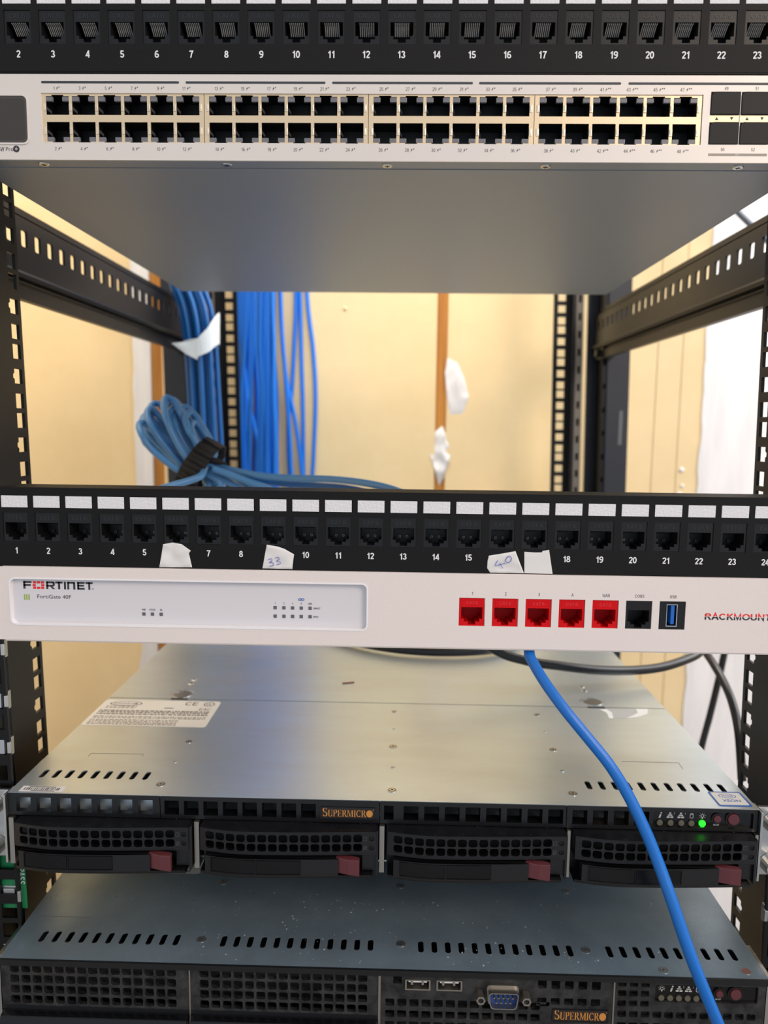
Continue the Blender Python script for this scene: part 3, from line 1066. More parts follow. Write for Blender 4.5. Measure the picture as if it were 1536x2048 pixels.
def serif_word(h_big, h_small):
    """S U P E R M I C R and a disc, roman capitals, left at x = 0"""
    TK, TN = 0.15, 0.05

    def stem(x, z0=0.0, z1=1.0, w_=TK):
        return [[(x, z0), (x + w_, z0), (x + w_, z1), (x, z1)], rect(x - 0.07, x + w_ + 0.07, 0, 0.05) if z0 == 0 else None,
                rect(x - 0.07, x + w_ + 0.07, 0.95, 1) if z1 == 1 else None]
    G = {
        'S': ([arcstrip(0.30, 0.735, 0.20, 0.225, 35, 270, TN, TK), arcstrip(0.30, 0.265, 0.21, 0.225, 90, -145, TN, TK),
               [(0.46, 0.72), (0.50, 0.72), (0.50, 0.98), (0.46, 0.9)], [(0.06, 0.28), (0.10, 0.28), (0.10, 0.08), (0.06, 0.02)]], 0.62),
        'U': (stem(0.1, 0.25, 1) + stem(0.60, 0.25, 1, TN) + [arcstrip(0.385, 0.26, 0.235, 0.235, 180, 360, TN, TK * 0.9)], 0.78),
        'P': (stem(0.1) + [arcstrip(0.33, 0.74, 0.22, 0.235, -90, 90, TN, TK), rect(0.2, 0.34, 0.95, 1), rect(0.2, 0.34, 0.48, 0.53)], 0.66),
        'E': (stem(0.1) + [rect(0.1, 0.58, 0.95, 1), rect(0.1, 0.48, 0.48, 0.53), rect(0.1, 0.6, 0, 0.05), rect(0.54, 0.58, 0.8, 1), rect(0.56, 0.6, 0, 0.2),
                          rect(0.46, 0.49, 0.40, 0.61)], 0.68),
        'R': (stem(0.1) + [arcstrip(0.33, 0.74, 0.2, 0.235, -90, 90, TN, TK), rect(0.2, 0.34, 0.95, 1), rect(0.2, 0.34, 0.48, 0.53),
                          [(0.32, 0.5), (0.46, 0.5), (0.76, 0), (0.58, 0)]], 0.76),
        'M': (stem(0.1, 0, 1, TN) + stem(0.74, 0, 1, TK) + [[(0.1, 1), (0.25, 1), (0.52, 0.1), (0.44, 0.02)], [(0.74, 1), (0.80, 1), (0.5, 0.02), (0.44, 0.02)]], 1.0),
        'I': (stem(0.1), 0.36),
        'C': ([arcstrip(0.42, 0.5, 0.31, 0.45, 42, 318, TN, TK), [(0.64, 0.70), (0.68, 0.70), (0.68, 0.98), (0.64, 0.88)]], 0.76),
    }
    mb = MB()
    x = 0
    for i, ch in enumerate('SUPERMICR'):
        sc_ = h_big if i == 0 else h_small
        pl, adv = G[ch]
        for p in pl:
            if p:
                mb.plate([[(x + a * sc_, b * sc_) for a, b in p]], 0, 0.03, back=False)
        x += adv * sc_
    r = h_small * 0.5
    mb.plate([circ(x + r, r * 1.0, r, 20)], 0, 0.03, back=False)
    return mb, x + 2 * r


def nameplate(parent, x0, x1, z0, z1, y):
    pl = MB().plate([rrect(x0, x1, z0, z1, 0.5), rrect(x0 + 0.6, x1 - 0.6, z0 + 0.6, z1 - 0.6, 0.3)], y - 0.4, y + 0.3).build('name_plate', BZ, parent)
    MB().box(x0 + 0.4, x1 - 0.4, y - 0.05, y + 0.2, z0 + 0.4, z1 - 0.4).build('plate_field', BROWN_PLATE, pl)
    mb, wd = serif_word(1.28, 1.0)
    W = x1 - x0 - 2.6
    k = W / wd
    kz = min((z1 - z0 - 3.0), k * 1.25) if True else k
    mb.warp(lambda x, y_, z: (x * k, y_, z * (z1 - z0 - 3.2)))
    mb.build('maker_lettering', GOLD, pl, (x0 + 1.3, y - 0.12, z0 + 1.5))
    text('registered_mark', '®', 0.9, GOLD, pl, (x1 - 1.0, y - 0.12, z1 - 2.0))


def icon_set(parent, z, y, items, s=1.0):
    for kind, x in items:
        mb = MB()
        if kind == 'i':
            mb.plate([[(-0.7, -1.6), (0.4, -1.6), (0.9, 0.7), (0.0, 0.7)]], 0, 0.03).plate([circ(0.75, 1.5, 0.5, 12)], 0, 0.03)
        elif kind[0] == 'n':
            mb.box(-0.6, 0.6, 0, 0.03, 0.8, 1.8).box(-1.3, 1.3, 0, 0.03, -0.2, 0.5).box(-1.9, -0.2, 0, 0.03, -1.6, -0.6).box(0.2, 1.9, 0, 0.03, -1.6, -0.6)
            mb.add(text_mb(kind[1], 0.01), dx=2.4, dz=0.7, sc=1.1)
        elif kind == 'd':
            mb.plate([rrect(-1.0, 1.0, -1.6, 1.6, 0.7), rrect(-0.7, 0.7, -1.3, 1.3, 0.5)], 0, 0.03).box(-0.9, 0.9, 0, 0.03, 0.5, 0.75)
        else:
            mb.plate([circ(0, 0.1, 0.95, 16), circ(0, 0.1, 0.65, 16)], 0, 0.03).box(-0.4, 0.4, 0, 0.03, -1.6, -0.8)
            for a in range(-30, 211, 40):
                t = math.radians(a)
                mb.plate([[(1.3 * math.cos(t) - 0.12 * math.sin(t), 0.1 + 1.3 * math.sin(t) + 0.12 * math.cos(t)),
                           (1.9 * math.cos(t) - 0.12 * math.sin(t), 0.1 + 1.9 * math.sin(t) + 0.12 * math.cos(t)),
                           (1.9 * math.cos(t) + 0.12 * math.sin(t), 0.1 + 1.9 * math.sin(t) - 0.12 * math.cos(t)),
                           (1.3 * math.cos(t) + 0.12 * math.sin(t), 0.1 + 1.3 * math.sin(t) - 0.12 * math.cos(t))]], 0, 0.03)
        mb.build('panel_icon', mat('icon_print', (176, 176, 172), 0.6), parent, (x, y, z))


def chassis(root, yf, depth, top_cells, m_top, rear_seam):
    """open box with a separate lid; local z 0..43.4, front at yf"""
    mb = MB().box(-218.5, 218.5, yf + 9, depth, 0.3, 1.3).box(-218.5, -217.5, yf + 9, depth, 1.3, 42.6).box(217.5, 218.5, yf + 9, depth, 1.3, 42.6)
    mb.box(-218.5, 218.5, depth - 1, depth, 1.3, 42.6)
    mb.box(-217.5, 217.5, yf + 95, yf + 96, 1.3, 42.4)
    mb.build('chassis', m_top, root)
    lid = MB().cells(top_cells, 43.4, 42.7, 'xy').build('lid', m_top, root)
    if rear_seam:
        MB().box(-218.0, 218.0, rear_seam + 0.7, depth, 42.7, 43.55).build('rear_lid', m_top, root)
    MB().box(-218.2, 218.2, yf + 60, yf + 62, 1.4, 42).build('inner_bulkhead', BZ, root)
    return lid


# ---------------------------------------------------------------- upper server
zb = -4 * U
s1 = empty('rack_server', (CX + SH * (zb + 40), 0, ZO + zb))
tag(s1, 'rack server with galvanised lid, four drive trays and a lit green light', 'server')
YF = -6.0
slotsL = [stadium(-208.5 + 8.0 * i, 18.3, 3.3, 10.6) for i in range(9)]
slotsR = [stadium(127.1 + 8.07 * i, 19, 3.3, 10.6) for i in range(11)]
cl = [(-218.5, 218.5, YF + 0.4, 11, None)] + row(-218.5, 218.5, 11, 26, slotsL + slotsR) + [(-218.5, 218.5, 26, 146.0, None)]
lid1 = chassis(s1, YF, 560, cl, GALV, 146.0)
ZT = 43.4
for x, y, r in ((-132.3, 7.7, 2.9), (-132.5, 68.4, 2.4), (-132.8, 37.9, 1.5), (7.7, 129.6, 2.2), (7.6, 97.2, 1.2), (7.2, 67.8, 3.0), (7.4, 36.9, 1.6),
                (7.3, 7.1, 2.9), (115.7, 128.9, 2.2), (115.6, 97.9, 1.3), (115.5, 68.1, 2.6), (115.1, 37.2, 1.5), (115.1, 7.8, 2.9)):
    screw_at(s1, x, y, ZT, r, GALV if r < 2 else STEEL)
for x, y in ((-162.2, 155.5), (164.7, 156.8)):
    l_ = MB().ring((x, y, ZT + 0.15), 7.2, 6.3, 0.5, 'z', 24).cyl((x, y, ZT + 0.1), 6.2, 0.35, 'z', 24).build('thumb_latch', STEEL, s1)
    MB().box(x - 6.5, x + 6.5, 145.0, 147.6, ZT, ZT + 0.4).build('latch_notch', INK, l_)
    for d in (25, 34.5):
        MB().cyl((x - 0.5, y + d, ZT + 0.1), 2.6, 0.6, 'z', 16, r2=1.6).build('lid_dimple', STEEL, s1, smooth=False)
    for k in range(12):
        a = math.radians(15 * k + 7)
        MB().box(-0.35, 0.35, 8.6, 10.6, ZT + 0.16, ZT + 0.3).warp(
            lambda px_, py_, pz_, a=a, x=x, y=y: (x + px_ * math.cos(a - math.pi / 2) - py_ * math.sin(a - math.pi / 2),
                                                  y + px_ * math.sin(a - math.pi / 2) + py_ * math.cos(a - math.pi / 2), pz_)).build('latch_tick', STEEL, l_)
# scored lines
for pts in (((-191.3, 42.7), (-191.5, 47.6), (-156.9, 47.8), (-156.1, 44.4)), ((157, 52.4), (194, 52.4), (193.4, 43.4))):
    mb = MB()
    for (a, b), (c, d) in zip(pts, pts[1:]):
        mb.tube([(a, b, ZT), (c, d, ZT)], 0.16, 4)
    mb.build('scored_line', INK_SOFT, s1)
# big sticker on the lid
X0, X1, Ys, Yb = -218.0, -127.8, 92.5, 142.3
st = MB().plate([rrect(X0, X1, Ys, Yb, 3, 4)], ZT + 0.05, ZT + 0.15, 'xy').build('lid_sticker', STICKER, s1)
zt = ZT + 0.19
mb = MB().plate([[(a, b) for a, b in circ(0, 0, 1, 28)], [(a * 0.93, b * 0.86) for a, b in circ(0, 0.02, 1, 28)]], 0, 0.02, 'xy')
mb.warp(lambda x, y, z: (x * 12.5 - 200, y * 4.6 + 134.5, z + zt))
mb.build('sticker_print', INK, st)
mb, wd = serif_word(1.2, 1.0)
mb.warp(lambda x, y, z: (x * 19 / wd - 210, z * 2.6 + 133.2, zt))
mb.build('sticker_print', INK, st)
text('sticker_print', 'CE', 6.5, INK, st, (-149.5, 133.2, zt), flat=True, spacing=1.15)
mb = MB().plate([circ(0, 0, 4.2, 24), circ(0, 0, 3.5, 24)], 0, 0.02, 'xy')
mb.warp(lambda x, y, z: (x - 135.8, y + 136, z + zt)).build('sticker_print', INK, st)
text('sticker_print', 'UL', 3.4, INK, st, (-135.8, 134.4, zt), flat=True)
text('sticker_print', 'EAC', 4.2, INK, st, (-136.5, 123.5, zt), flat=True)
MB().box(-168, -161, 126, 127.4, zt - 0.03, zt).build('sticker_print', INK_SOFT, st)
rnd = random.Random(3)
tx = MB()
for li, yy in enumerate((128.5, 125.6, 119.5, 116.6, 113.2, 108.9, 106.4, 102.6, 100.0, 97.4, 94.9)):
    x = X0 + 3 + (2 if li < 2 else 0)
    end = X0 + 28 if li < 2 else X1 - (4 if li < 7 else 22)
    while x < end:
        w_ = rnd.uniform(0.7, 3.4)
        tx.box(x, min(x + w_, end), yy, yy + (1.9 if 2 <= li <= 4 else 1.1), zt - 0.03, zt)
        x += w_ + rnd.uniform(0.5, 1.0)
tx.build('sticker_print', INK_SOFT, st)
# barcode sticker at the lid's front corner
b_ = MB().box(-213, -187, -4.4, 2.2, ZT + 0.05, ZT + 0.15).build('barcode_sticker', STICKER, s1)
bc = MB()
x = -211
while x < -190:
    w_ = rnd.uniform(0.25, 0.9)
    bc.box(x, x + w_, -2.8, 0.2, zt - 0.03, zt)
    x += w_ + rnd.uniform(0.25, 0.8)
bc.box(-209, -193, 0.8, 1.5, zt - 0.03, zt).box(-206, -192, -4.0, -3.3, zt - 0.03, zt)
bc.build('sticker_print', INK_SOFT, b_)
# processor sticker
xs_ = MB().plate([rrect(197, 216.5, -3.2, 14.2, 1.4)], ZT + 0.05, ZT + 0.15, 'xy').build('processor_sticker', BLUE_STICKER, s1)
MB().plate([rrect(198.2, 215.3, -1.6, 13.0, 0.8)], ZT + 0.15, ZT + 0.2, 'xy').build('sticker_field', STICKER, xs_)
mb = MB().plate([circ(0, 0, 1, 28), [(a * 0.9, b * 0.86) for a, b in circ(0, 0, 1, 28)]], 0, 0.02, 'xy')
mb.warp(lambda x, y, z: (x * 5.2 + 206.7, y * 2.6 + 8.8, z + ZT + 0.22)).build('sticker_print', BLUE_STICKER, xs_)
text('sticker_print', 'intel', 2.6, BLUE_STICKER, xs_, (206.7, 7.8, ZT + 0.24), flat=True)
text('sticker_print', 'XEON', 2.6, BLUE_STICKER, xs_, (206.9, 2.0, ZT + 0.24), flat=True, bold=0.015)
# torn sticker remains
tn = MB()
for poly in (((165.8, 142), (170, 136), (168.8, 125), (172, 124.5), (174, 136), (172, 143)), ((195, 145), (204.4, 145.7), (201, 135.4), (190, 128), (182, 125.6), (188, 131), (194, 137))):
    tn.plate([list(poly)], ZT + 0.02, ZT + 0.12, 'xy')
tn.build('torn_sticker', STICKER, s1)
MB().plate([[(170, 143), (195, 145), (194, 132), (183, 126), (171, 126)]], ZT + 0.01, ZT + 0.05, 'xy').build('torn_sticker', STICKER_GREY, s1)

# front bezel strip in four pieces
zv0, zv1 = 31.9, 40.6


def vent(xc):
    return rect(xc + CX * 0 - 4.3, xc + 4.3, zv0, zv1)


segs = ((-218.4, -128.7, [-209.5 + 12.06 * i for i in range(7)], None),
        (-128.3, 0.1, [-121.7 + 11.48 * i for i in range(8)], None),
        (0.5, 108.4, [5.6] + [18.5 + 11.98 * i for i in range(8)], None),
        (108.8, 218.2, [116.3, 128.1, 140.1, 151.8], (158.6, 215.8)))
for si, (a, b, vs, ledp) in enumerate(segs):
    holes = [vent(x) if not (si == 2 and k == 0) else rect(x - 2.8, x + 2.8, zv0, zv1) for k, x in enumerate(vs)]
    cl = [(a, b, 29.6, 31.2, None), (a, b, 41.4, 43.1, None)]
    if ledp:
        cl += row(a, 157.6, 31.2, 41.4, holes) + [(157.6, b, 31.2, 41.4, rrect(ledp[0], ledp[1], 30.9 + 0.6, 41.0, 0.8, 3))]
    elif si == 1:
        cl += row(a, -35, 31.2, 41.4, holes) + [(-35, b, 31.2, 41.4, None)]
    else:
        cl += row(a, b, 31.2, 41.4, holes)
    o = MB().cells(cl, YF, YF + (4 if si == 0 else 8)).build('bezel_strip', BZ, s1)
    if si == 1:
        nameplate(s1, -34.4, -2.4, 31.7, 39.2, YF - 0.1)
    if ledp:
        MB().box(ledp[0] - 1, ledp[1] + 1, YF + 1.6, YF + 3, 30.6, 42).build('control_panel', GLOSS, s1)
        yl = YF + 1.5
        for k, x in enumerate((162.7, 168.9, 175.1, 180.9, 187.2)):
            MB().cyl((x, yl - 0.9, 32.9 + 0.6), 1.75 if k < 4 else 1.9, 1.2, 'y', 20).build('panel_led', LED_GREEN if k == 4 else LED_OFF, s1, smooth=False, bevel=0.3)
        icon_set(s1, 37.9, yl - 0.05, (('i', 162.7), ('n2', 168.6), ('n1', 174.8), ('d', 181), ('l', 187.2)))
        for x, r, nm in ((195.4, 2.3, 'reset_button'), (204.7, 3.6, 'power_button')):
            bt = MB().cyl((x, yl - 1.6, 36.8), r * 0.9, 2, 'y', 26, r2=r).build(nm, MAROON, s1, bevel=0.25)
            MB().ring((x, yl - 0.8, 36.8), r + 0.8, r + 0.15, 0.9, 'y', 26).build('button_collar', BZ, bt)
        text('panel_lettering', 'RESET', 1.0, mat('icon_print', (176, 176, 172)), s1, (195.4, yl - 0.05, 32.2), bold=0.01)
# backing behind the vents
MB().box(-217.4, -128.5, YF + 6.5, YF + 7.3, 29.8, 42.5).build('duct_plate', GALV, s1)
MB().box(-128.5, 218, YF + 22, YF + 23, 29.6, 42.5).build('duct_plate', CAVITY, s1)
MB().box(-217, 217, YF + 10, YF + 60, 29.0, 29.6).build('bay_shelf', GALV, s1)

# drive trays
TW = 105.0


def bend(x):
    t = min(max(x / TW, 0), 1)
    e = 0.28
    b = math.sin(math.pi / 2 * t / e) if t < e else 0.35 + 0.65 * math.cos(math.pi / 2 * min(1, (t - e) / 0.62))
    return -6.5 - 4.2 * max(b, 0.0)


def bent(x, y, z):
    return (x, y + bend(x), z)


def fine(a0, a1, b0, b1, n=18):
    return [(a0 + (a1 - a0) * i / n, a0 + (a1 - a0) * (i + 1) / n, b0, b1, None) for i in range(n)]


def make_tray():
    gx = [7.5 + 6.1 * i for i in range(15)]
    cl = fine(1.5, 103.5, 14.6, 16.2) + fine(1.5, 103.5, 27.2, 28.6)
    for z0, z1, zc_ in ((16.2, 21.7, 19.0), (21.7, 27.2, 24.5)):
        cl += row(1.5, 95.8, z0, z1, [rrect(x - 2.55, x + 2.55, zc_ - 2.3, zc_ + 2.3, 1.3, 2) for x in gx])
        cl += [(95.8, 98.6, z0, z1, None), (98.6, 103.5, z0, z1, circ(100.9, zc_, 1.5, 12))]
    g = MB()
    g.cells(cl, 0, 2.2)
    g.warp(bent)
    return g


tray_face = make_tray().mesh('drive_tray', BZ, bevel=0.28)
tt = MB()
N = 24
for i in range(N):
    xa, xb = 1.5 + 102 * i / N, 1.5 + 102 * (i + 1) / N
    tt.quad((xa, bend(xa) + 0.1, 28.6), (xb, bend(xb) + 0.1, 28.6), (xb, 6, 29.3), (xa, 6, 29.3))
    tt.quad((xa, bend(xa) + 2, 14.7), (xb, bend(xb) + 2, 14.7), (xb, 6, 14.7), (xa, 6, 14.7))
TT = tt.mesh('tray_top', TRAY_TOP, smooth=True)
tb = MB().box(0.8, 104.2, 3.2, 8, 0.8, 28.4).box(103.4, 104.6, -7, 8, 2, 28.6).box(95.5, 103.4, -5, 6, 3.6, 14.6)
for i in range(N):
    xa, xb = 1.5 + 100 * i / N, 1.5 + 100 * (i + 1) / N
    tb.quad((xa, bend(xa) - 0.8, 2.6), (xb, bend(xb) - 0.8, 2.6), (xb, bend(xb) - 0.2, 0.6), (xa, bend(xa) - 0.2, 0.6))
    tb.quad((xa, bend(xa) - 0.8, 2.6), (xb, bend(xb) - 0.8, 2.6), (xb, 6, 3.0), (xa, 6, 3.0))
    tb.quad((xa, bend(xa) - 0.2, 0.6), (xb, bend(xb) - 0.2, 0.6), (xb, 6, 0.6), (xa, 6, 0.6))
TB = tb.mesh('tray_body', BZ)
hd = MB().cells(fine(5, 82, 3.2, 13.4, 18), -2.4, 4).warp(bent)
HD = hd.mesh('tray_handle', BZ, smooth=False)
hl = MB()
for a, b in ((9, 34), (35.2, 60)):
    hl.cells(fine(a, b, 4.6, 12.2, 6), -2.55, -2.3).warp(bent) if False else hl.add(MB().cells(fine(a, b, 4.6, 12.2, 6), -2.6, -2.3).warp(bent))
for a, b in ((8.4, 34.4), (35.0, 60.6)):
    for q in (((a, b, 12.2, 12.7), 6), ((a, b, 4.1, 4.6), 6), ((a, a + 0.45, 4.1, 12.7), 1), ((b - 0.45, b, 4.1, 12.7), 1)):
        hl.add(MB().cells(fine(*q[0], q[1]), -2.95, -2.3).warp(bent))
HL = hl.mesh('handle_inlay', GLOSS)
mt = MB().plate([[(80.5, -7.2), (80.5, -2.6), (84, -3.4), (93, -5.6), (94.2, -6.5), (94.2, -9.5), (88, -9.4)]], 3.6, 13.6, 'xy')
mt.warp(lambda x, y, z: (x + 0.6 * math.sin((z - 3.6) / 10 * math.pi) * (-1 if x < 82 else 0), y - 2.6, z if x > 90 and z < 5 else z + (0.9 if z < 5 and x < 90 else 0)))
MT = mt.mesh('release_latch', MAROON, bevel=0.5)
li = MB().cyl((100.9, bend(100.4) + 0.5, 24.5), 1.3, 1.0, 'y', 12).cyl((100.9, bend(100.4) + 0.5, 19), 1.3, 1.0, 'y', 12)
LI = li.mesh('tray_led', GLOSS)
ic = MB()
for zc_ in (24.3, 18.8):
    ic.plate([rect(96.2, 98.2, zc_ - 1.2, zc_ + 1.2), rect(96.45, 97.95, zc_ - 0.95, zc_ + 0.95)], bend(97) - 0.03, bend(97))
ic.plate([[(96.4, 17.9), (96.7, 17.7), (98.1, 19.7), (97.8, 19.9)]], bend(97) - 0.03, bend(97))
IC = ic.mesh('tray_icon', mat('faint_icon_print', (62, 62, 64), 0.5))
bp_ = MB().box(2, 98, 2.5, 3.1, 14.8, 28.2).mesh('tray_back', CAVITY)
for x in (-213.4, -104.9, 3.7, 111.2):
    t = put('drive_tray', tray_face, s1, (x, YF, 0))
    put('tray_body', TB, t)
    put('tray_top', TT, t)
    put('tray_back', bp_, t)
    put('tray_handle', HD, t)
    put('handle_inlay', HL, t)
    put('release_latch', MT, t)
    put('tray_led', LI, t)
    put('tray_icon', IC, t)
for a, b in ((-217.4, -214.6), (-108.0, -105.2), (0.4, 3.2), (109.0, 110.8), (216.4, 218.2)):
    MB().box(a, b, YF - 2.5, YF + 9, 0.6, 29.2).build('bay_divider', STEEL_BRUSH, s1)
# ears with thumb screws
for s in (-1, 1):
    e = MB().box(min(s * 219, s * 238), max(s * 219, s * 238), YF + 4, YF + 6.2, 1, 43).box(min(s * 218.6, s * 220), max(s * 218.6, s * 220), YF - 3, YF + 8.4, 1, 43.2)
    eo = e.build('rack_ear', STEEL, s1, bevel=0.5)
    for z in (34, 9):
        MB().cyl((s * 228.5, YF - 4.5, z), 5.2, 8.5, 'y', 20, r2=5.8).build('thumb_screw', STEEL, eo, bevel=0.8)

# ---------------------------------------------------------------- lower server
zb = -6 * U
s2 = empty('rack_server', (CX + SH * (zb + 40), 0, ZO + zb))
tag(s2, 'dusty rack server with dark lid, serial connector and twin USB ports', 'server')
YG = -28.0
sl = [stadium(-201.5 + 8.02 * i, -8.4, 3.3, 10) for i in range(11)] + [stadium(-93.2 + 7.95 * i, -8.4, 3.3, 10) for i in range(12)]
sl += [stadium(24 + 7.96 * i, -8.6, 3.3, 10) for i in range(12)] + [stadium(134.8 + 8.0 * i, -8.4, 3.3, 10) for i in range(10)]
cl = [(-218.5, 218.5, YG + 1, -15.5, None)] + row(-218.5, 218.5, -15.5, -1.5, sl) + [(-218.5, 218.5, -1.5, 640, None)]
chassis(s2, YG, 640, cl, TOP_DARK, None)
for x, y, r in ((-106.7, -7.9, 2.7), (12.2, -6.9, 2.7), (121.2, -8.0, 2.7), (161.6, -22.7, 2.7), (-106.8, 48.1, 2.6), (12, 48.9, 2.6), (121.9, 48, 2.6)):
    screw_at(s2, x, y, ZT, r)
ho = MB().ring((208.5, -21.7, ZT), 2.8, 2.2, 0.2, 'z', 18).build('lid_hole', STEEL, s2)
MB().cyl((208.5, -21.7, ZT), 2.2, 0.08, 'z', 18).build('hole_fill', mat('dull_red_metal', (110, 74, 70), 0.5), ho)
st = MB().plate([rrect(-212.8, -124.4, 56.6, 112, 3)], ZT + 0.05, ZT + 0.15, 'xy').build('lid_sticker', STICKER_GREY, s2)
tx = MB()
for li_, yy in enumerate((61.5, 64.6, 69, 73, 77)):
    x = -208
    while x < (-166 if li_ < 2 else -130):
        w_ = rnd.uniform(1, 3.6)
        tx.box(x, x + w_, yy, yy + 1.3, zt - 0.03, zt)
        x += w_ + rnd.uniform(0.5, 1.0)
tx.box(-145, -132, 58.6, 60, zt - 0.03, zt)
tx.build('sticker_print', INK_SOFT, st)
mb = MB()
mb.tube([(-212, 9.4, ZT), (-180.7, 9.3, ZT)], 0.12, 4)
mb.build('scored_line', INK_SOFT, s2)
# paint flecks on the lid
fk = MB()
for k in range(150):
    x, y = rnd.gauss(-10, 90), rnd.uniform(-27, 40)
    r = rnd.choice((0.25, 0.3, 0.4, 0.6))
    fk.plate([[(x + r * rnd.uniform(0.5, 1.3) * math.cos(a), y + r * rnd.uniform(0.6, 1.6) * math.sin(a)) for a in (0, 1.2, 2.4, 3.7, 5)]], ZT + 0.02, ZT + 0.06, 'xy')
fo = fk.build('paint_flecks', STICKER_GREY, s2)
tag(fo, kind='stuff')
# black lip along the lid front
MB().box(-218.6, 218.6, YG - 0.5, YG + 6, 39.6, 43.0).build('bezel_lip', BZ, s2)


def grille(a, b, xs, zs, hw_, hh_, lo, hi, pad=0.4):
    cl = []
    if zs:
        bz = [lo] + [(p + q) / 2 for p, q in zip(zs, zs[1:])] + [hi]
        for i, zc_ in enumerate(zs):
            cl += row(a, b, min(bz[i], bz[i + 1]), max(bz[i], bz[i + 1]), [rrect(x - hw_, x + hw_, zc_ - hh_, zc_ + hh_, 0.9, 2) for x in xs])
    return cl


for si, (a, b) in enumerate(((-218, -109.0), (-108.2, -0.4))):
    xs = [a + 7.8 + 6.5 * i for i in range(15)]
    zs = [36.3, 29.8, 23.4, 17.0]
    cl = grille(a, b, xs, zs, 2.55, 2.4, 39.6, 13.4)
    o = MB().cells(cl, YG + 1.6, YG + 4.6).build('vent_grille', BZ_DUST, s2, bevel=0.3)
    MB().box(a, b, YG + 1.5, YG + 8, 11, 13.4).build('grille_sill', BZ, o)
    MB().plate([[(YG + 2, 11.2), (YG - 3, 9.8), (YG - 5, 7), (YG - 5, 0.6), (YG + 6, 0.6), (YG + 6, 11.2)]], a + 0.6, b - 0.6, 'yz').build('drive_door', GLOSS, s2, bevel=0.6)
    MB().box(a + 1, b - 1, YG + 20, YG + 21, 0.6, 39.5).build('grille_backing', mat('dark_interior', (40, 40, 40), 0.6), o)
MB().box(-109, -108.2, YG + 1, YG + 8, 0.6, 39.6).build('bay_divider', STEEL_BRUSH, s2)
MB().box(-0.4, 0.9, YG + 1, YG + 8, 0.6, 39.6).build('bay_divider', STEEL_BRUSH, s2)
# input-output bay
a, b = 1.0, 132.6
cl = [(a, 89.5, 24.9, 39.6, None)]
cl = [(a, 7, 24.9, 39.6, None),
      (7, 14, 24.9, 39.6, rect(8, 12.8, 33.9, 39.0)),
      (14, 31, 24.9, 39.6, rect(15.4, 28.6, 30.9, 36.5)), (31, 51, 24.9, 39.6, rect(33.2, 46.6, 30.9, 36.5)), (51, 89.5, 24.9, 39.6, None)]
cl += [(89.5, 99, 22.8, 39.6, None)]
xs = [92.5 + 7.6 * i for i in range(5)]
cl2 = row(89.5, b, 32, 39.6, [rrect(x - 2.5, x + 2.5, 33.2, 38.8, 0.9, 2) for x in xs]) + row(89.5, b, 22.6, 32, [rrect(x - 2.6, x + 2.6, 23.4, 27.6, 0.5, 2) for x in xs])
cl = [c for c in cl if c[1] <= 89.5] + cl2
xs = [6.2 + 6.9 * i for i in range(13)]
cl += row(a, 97, 18.6, 24.9, [rrect(x - 2.6, x + 2.6, 19.9, 24.4, 0.6, 2) for x in xs])
cl += row(a, 97, 11.8, 18.6, [rrect(x - 2.6, x + 2.6, 13.0, 17.2, 0.6, 2) for x in xs])
cl += row(a, 97, 4.8, 11.8, [rrect(x - 2.6, x + 2.6, 6.0, 10.4, 0.6, 2) for x in xs])
cl += [(97, b, 4.8, 22.6, None)]
io = MB().cells(cl, YG + 1.2, YG + 4).build('connector_bay', BZ_DUST, s2)
MB().box(a, b, YG + 18, YG + 19, 0.6, 39.5).build('bay_backing', CAVITY, io)
MB().box(a, b, YG + 1.0, YG + 4, 0.6, 4.8).build('bay_sill', STEEL_BRUSH, io)
for x0, x1 in ((15.4, 28.6), (33.2, 46.6)):
    u_ = MB().plate([rect(x0 - 0.6, x1 + 0.6, 30.5, 36.9), rect(x0 + 0.3, x1 - 0.3, 31.3, 36.2)], YG + 0.6, YG + 14).build('usb_port', STEEL_BRUSH, s2)
    MB().box(x0 + 1.4, x1 - 1.4, YG + 1.6, YG + 12, 34.6, 35.9).build('usb_tongue', STICKER, u_)
    for dx in (3.2, 9.4):
        MB().box(x0 + dx - 0.6, x0 + dx + 0.6, YG + 0.9, YG + 8, 33.6, 35.4).build('usb_spring', STEEL, u_)
    MB().box(x0, x1, YG + 12, YG + 13, 31, 36.5).build('usb_back', CAVITY, u_)
dsx, dsz = 70.0, 29.8


def dsub(w1, w2, h, r=1.6):
    pts = [(-w1, h), (w1, h), (w2, -h), (-w2, -h)]
    out = []
    n = len(pts)
    for i in range(n):
        p, a_, b_ = Vector(pts[i]), Vector(pts[i - 1]), Vector(pts[(i + 1) % n])
        d1, d2 = (a_ - p).normalized(), (b_ - p).normalized()
        for k in range(6):
            t = k / 5
            q_ = (1 - t) ** 2 * (p + d1 * r) + 2 * t * (1 - t) * p + t * t * (p + d2 * r)
            out.append((q_.x + dsx, q_.y + dsz))
    return out


ds = MB().plate([dsub(9.2, 8.0, 6.2, 2.6), dsub(8.1, 6.8, 4.5, 2.2)], YG - 0.8, YG + 2).build('serial_connector', STEEL_BRUSH, s2, bevel=0.3)
MB().plate([dsub(8.5, 7.3, 4.9, 2.2), dsub(8.0, 6.8, 4.4, 2.1)], YG - 5.2, YG - 0.6).build('serial_shell', STEEL_BRUSH, ds)
MB().plate([dsub(8.1, 6.9, 4.5, 2.1)], YG - 1.6, YG - 1).build('serial_insert', mat('serial_blue', (20, 68, 140), 0.45), ds)
pn = MB()
for k in range(5):
    pn.cyl((dsx - 5.2 + 2.6 * k, YG - 4.6, dsz + 1.4), 0.5, 3.4, 'y', 8)
for k in range(4):
    pn.cyl((dsx - 3.9 + 2.6 * k, YG - 4.6, dsz - 1.5), 0.5, 3.4, 'y', 8)
pn.build('serial_pins', mat('brass_pins', (206, 176, 112), 0.3, 1.0), ds)
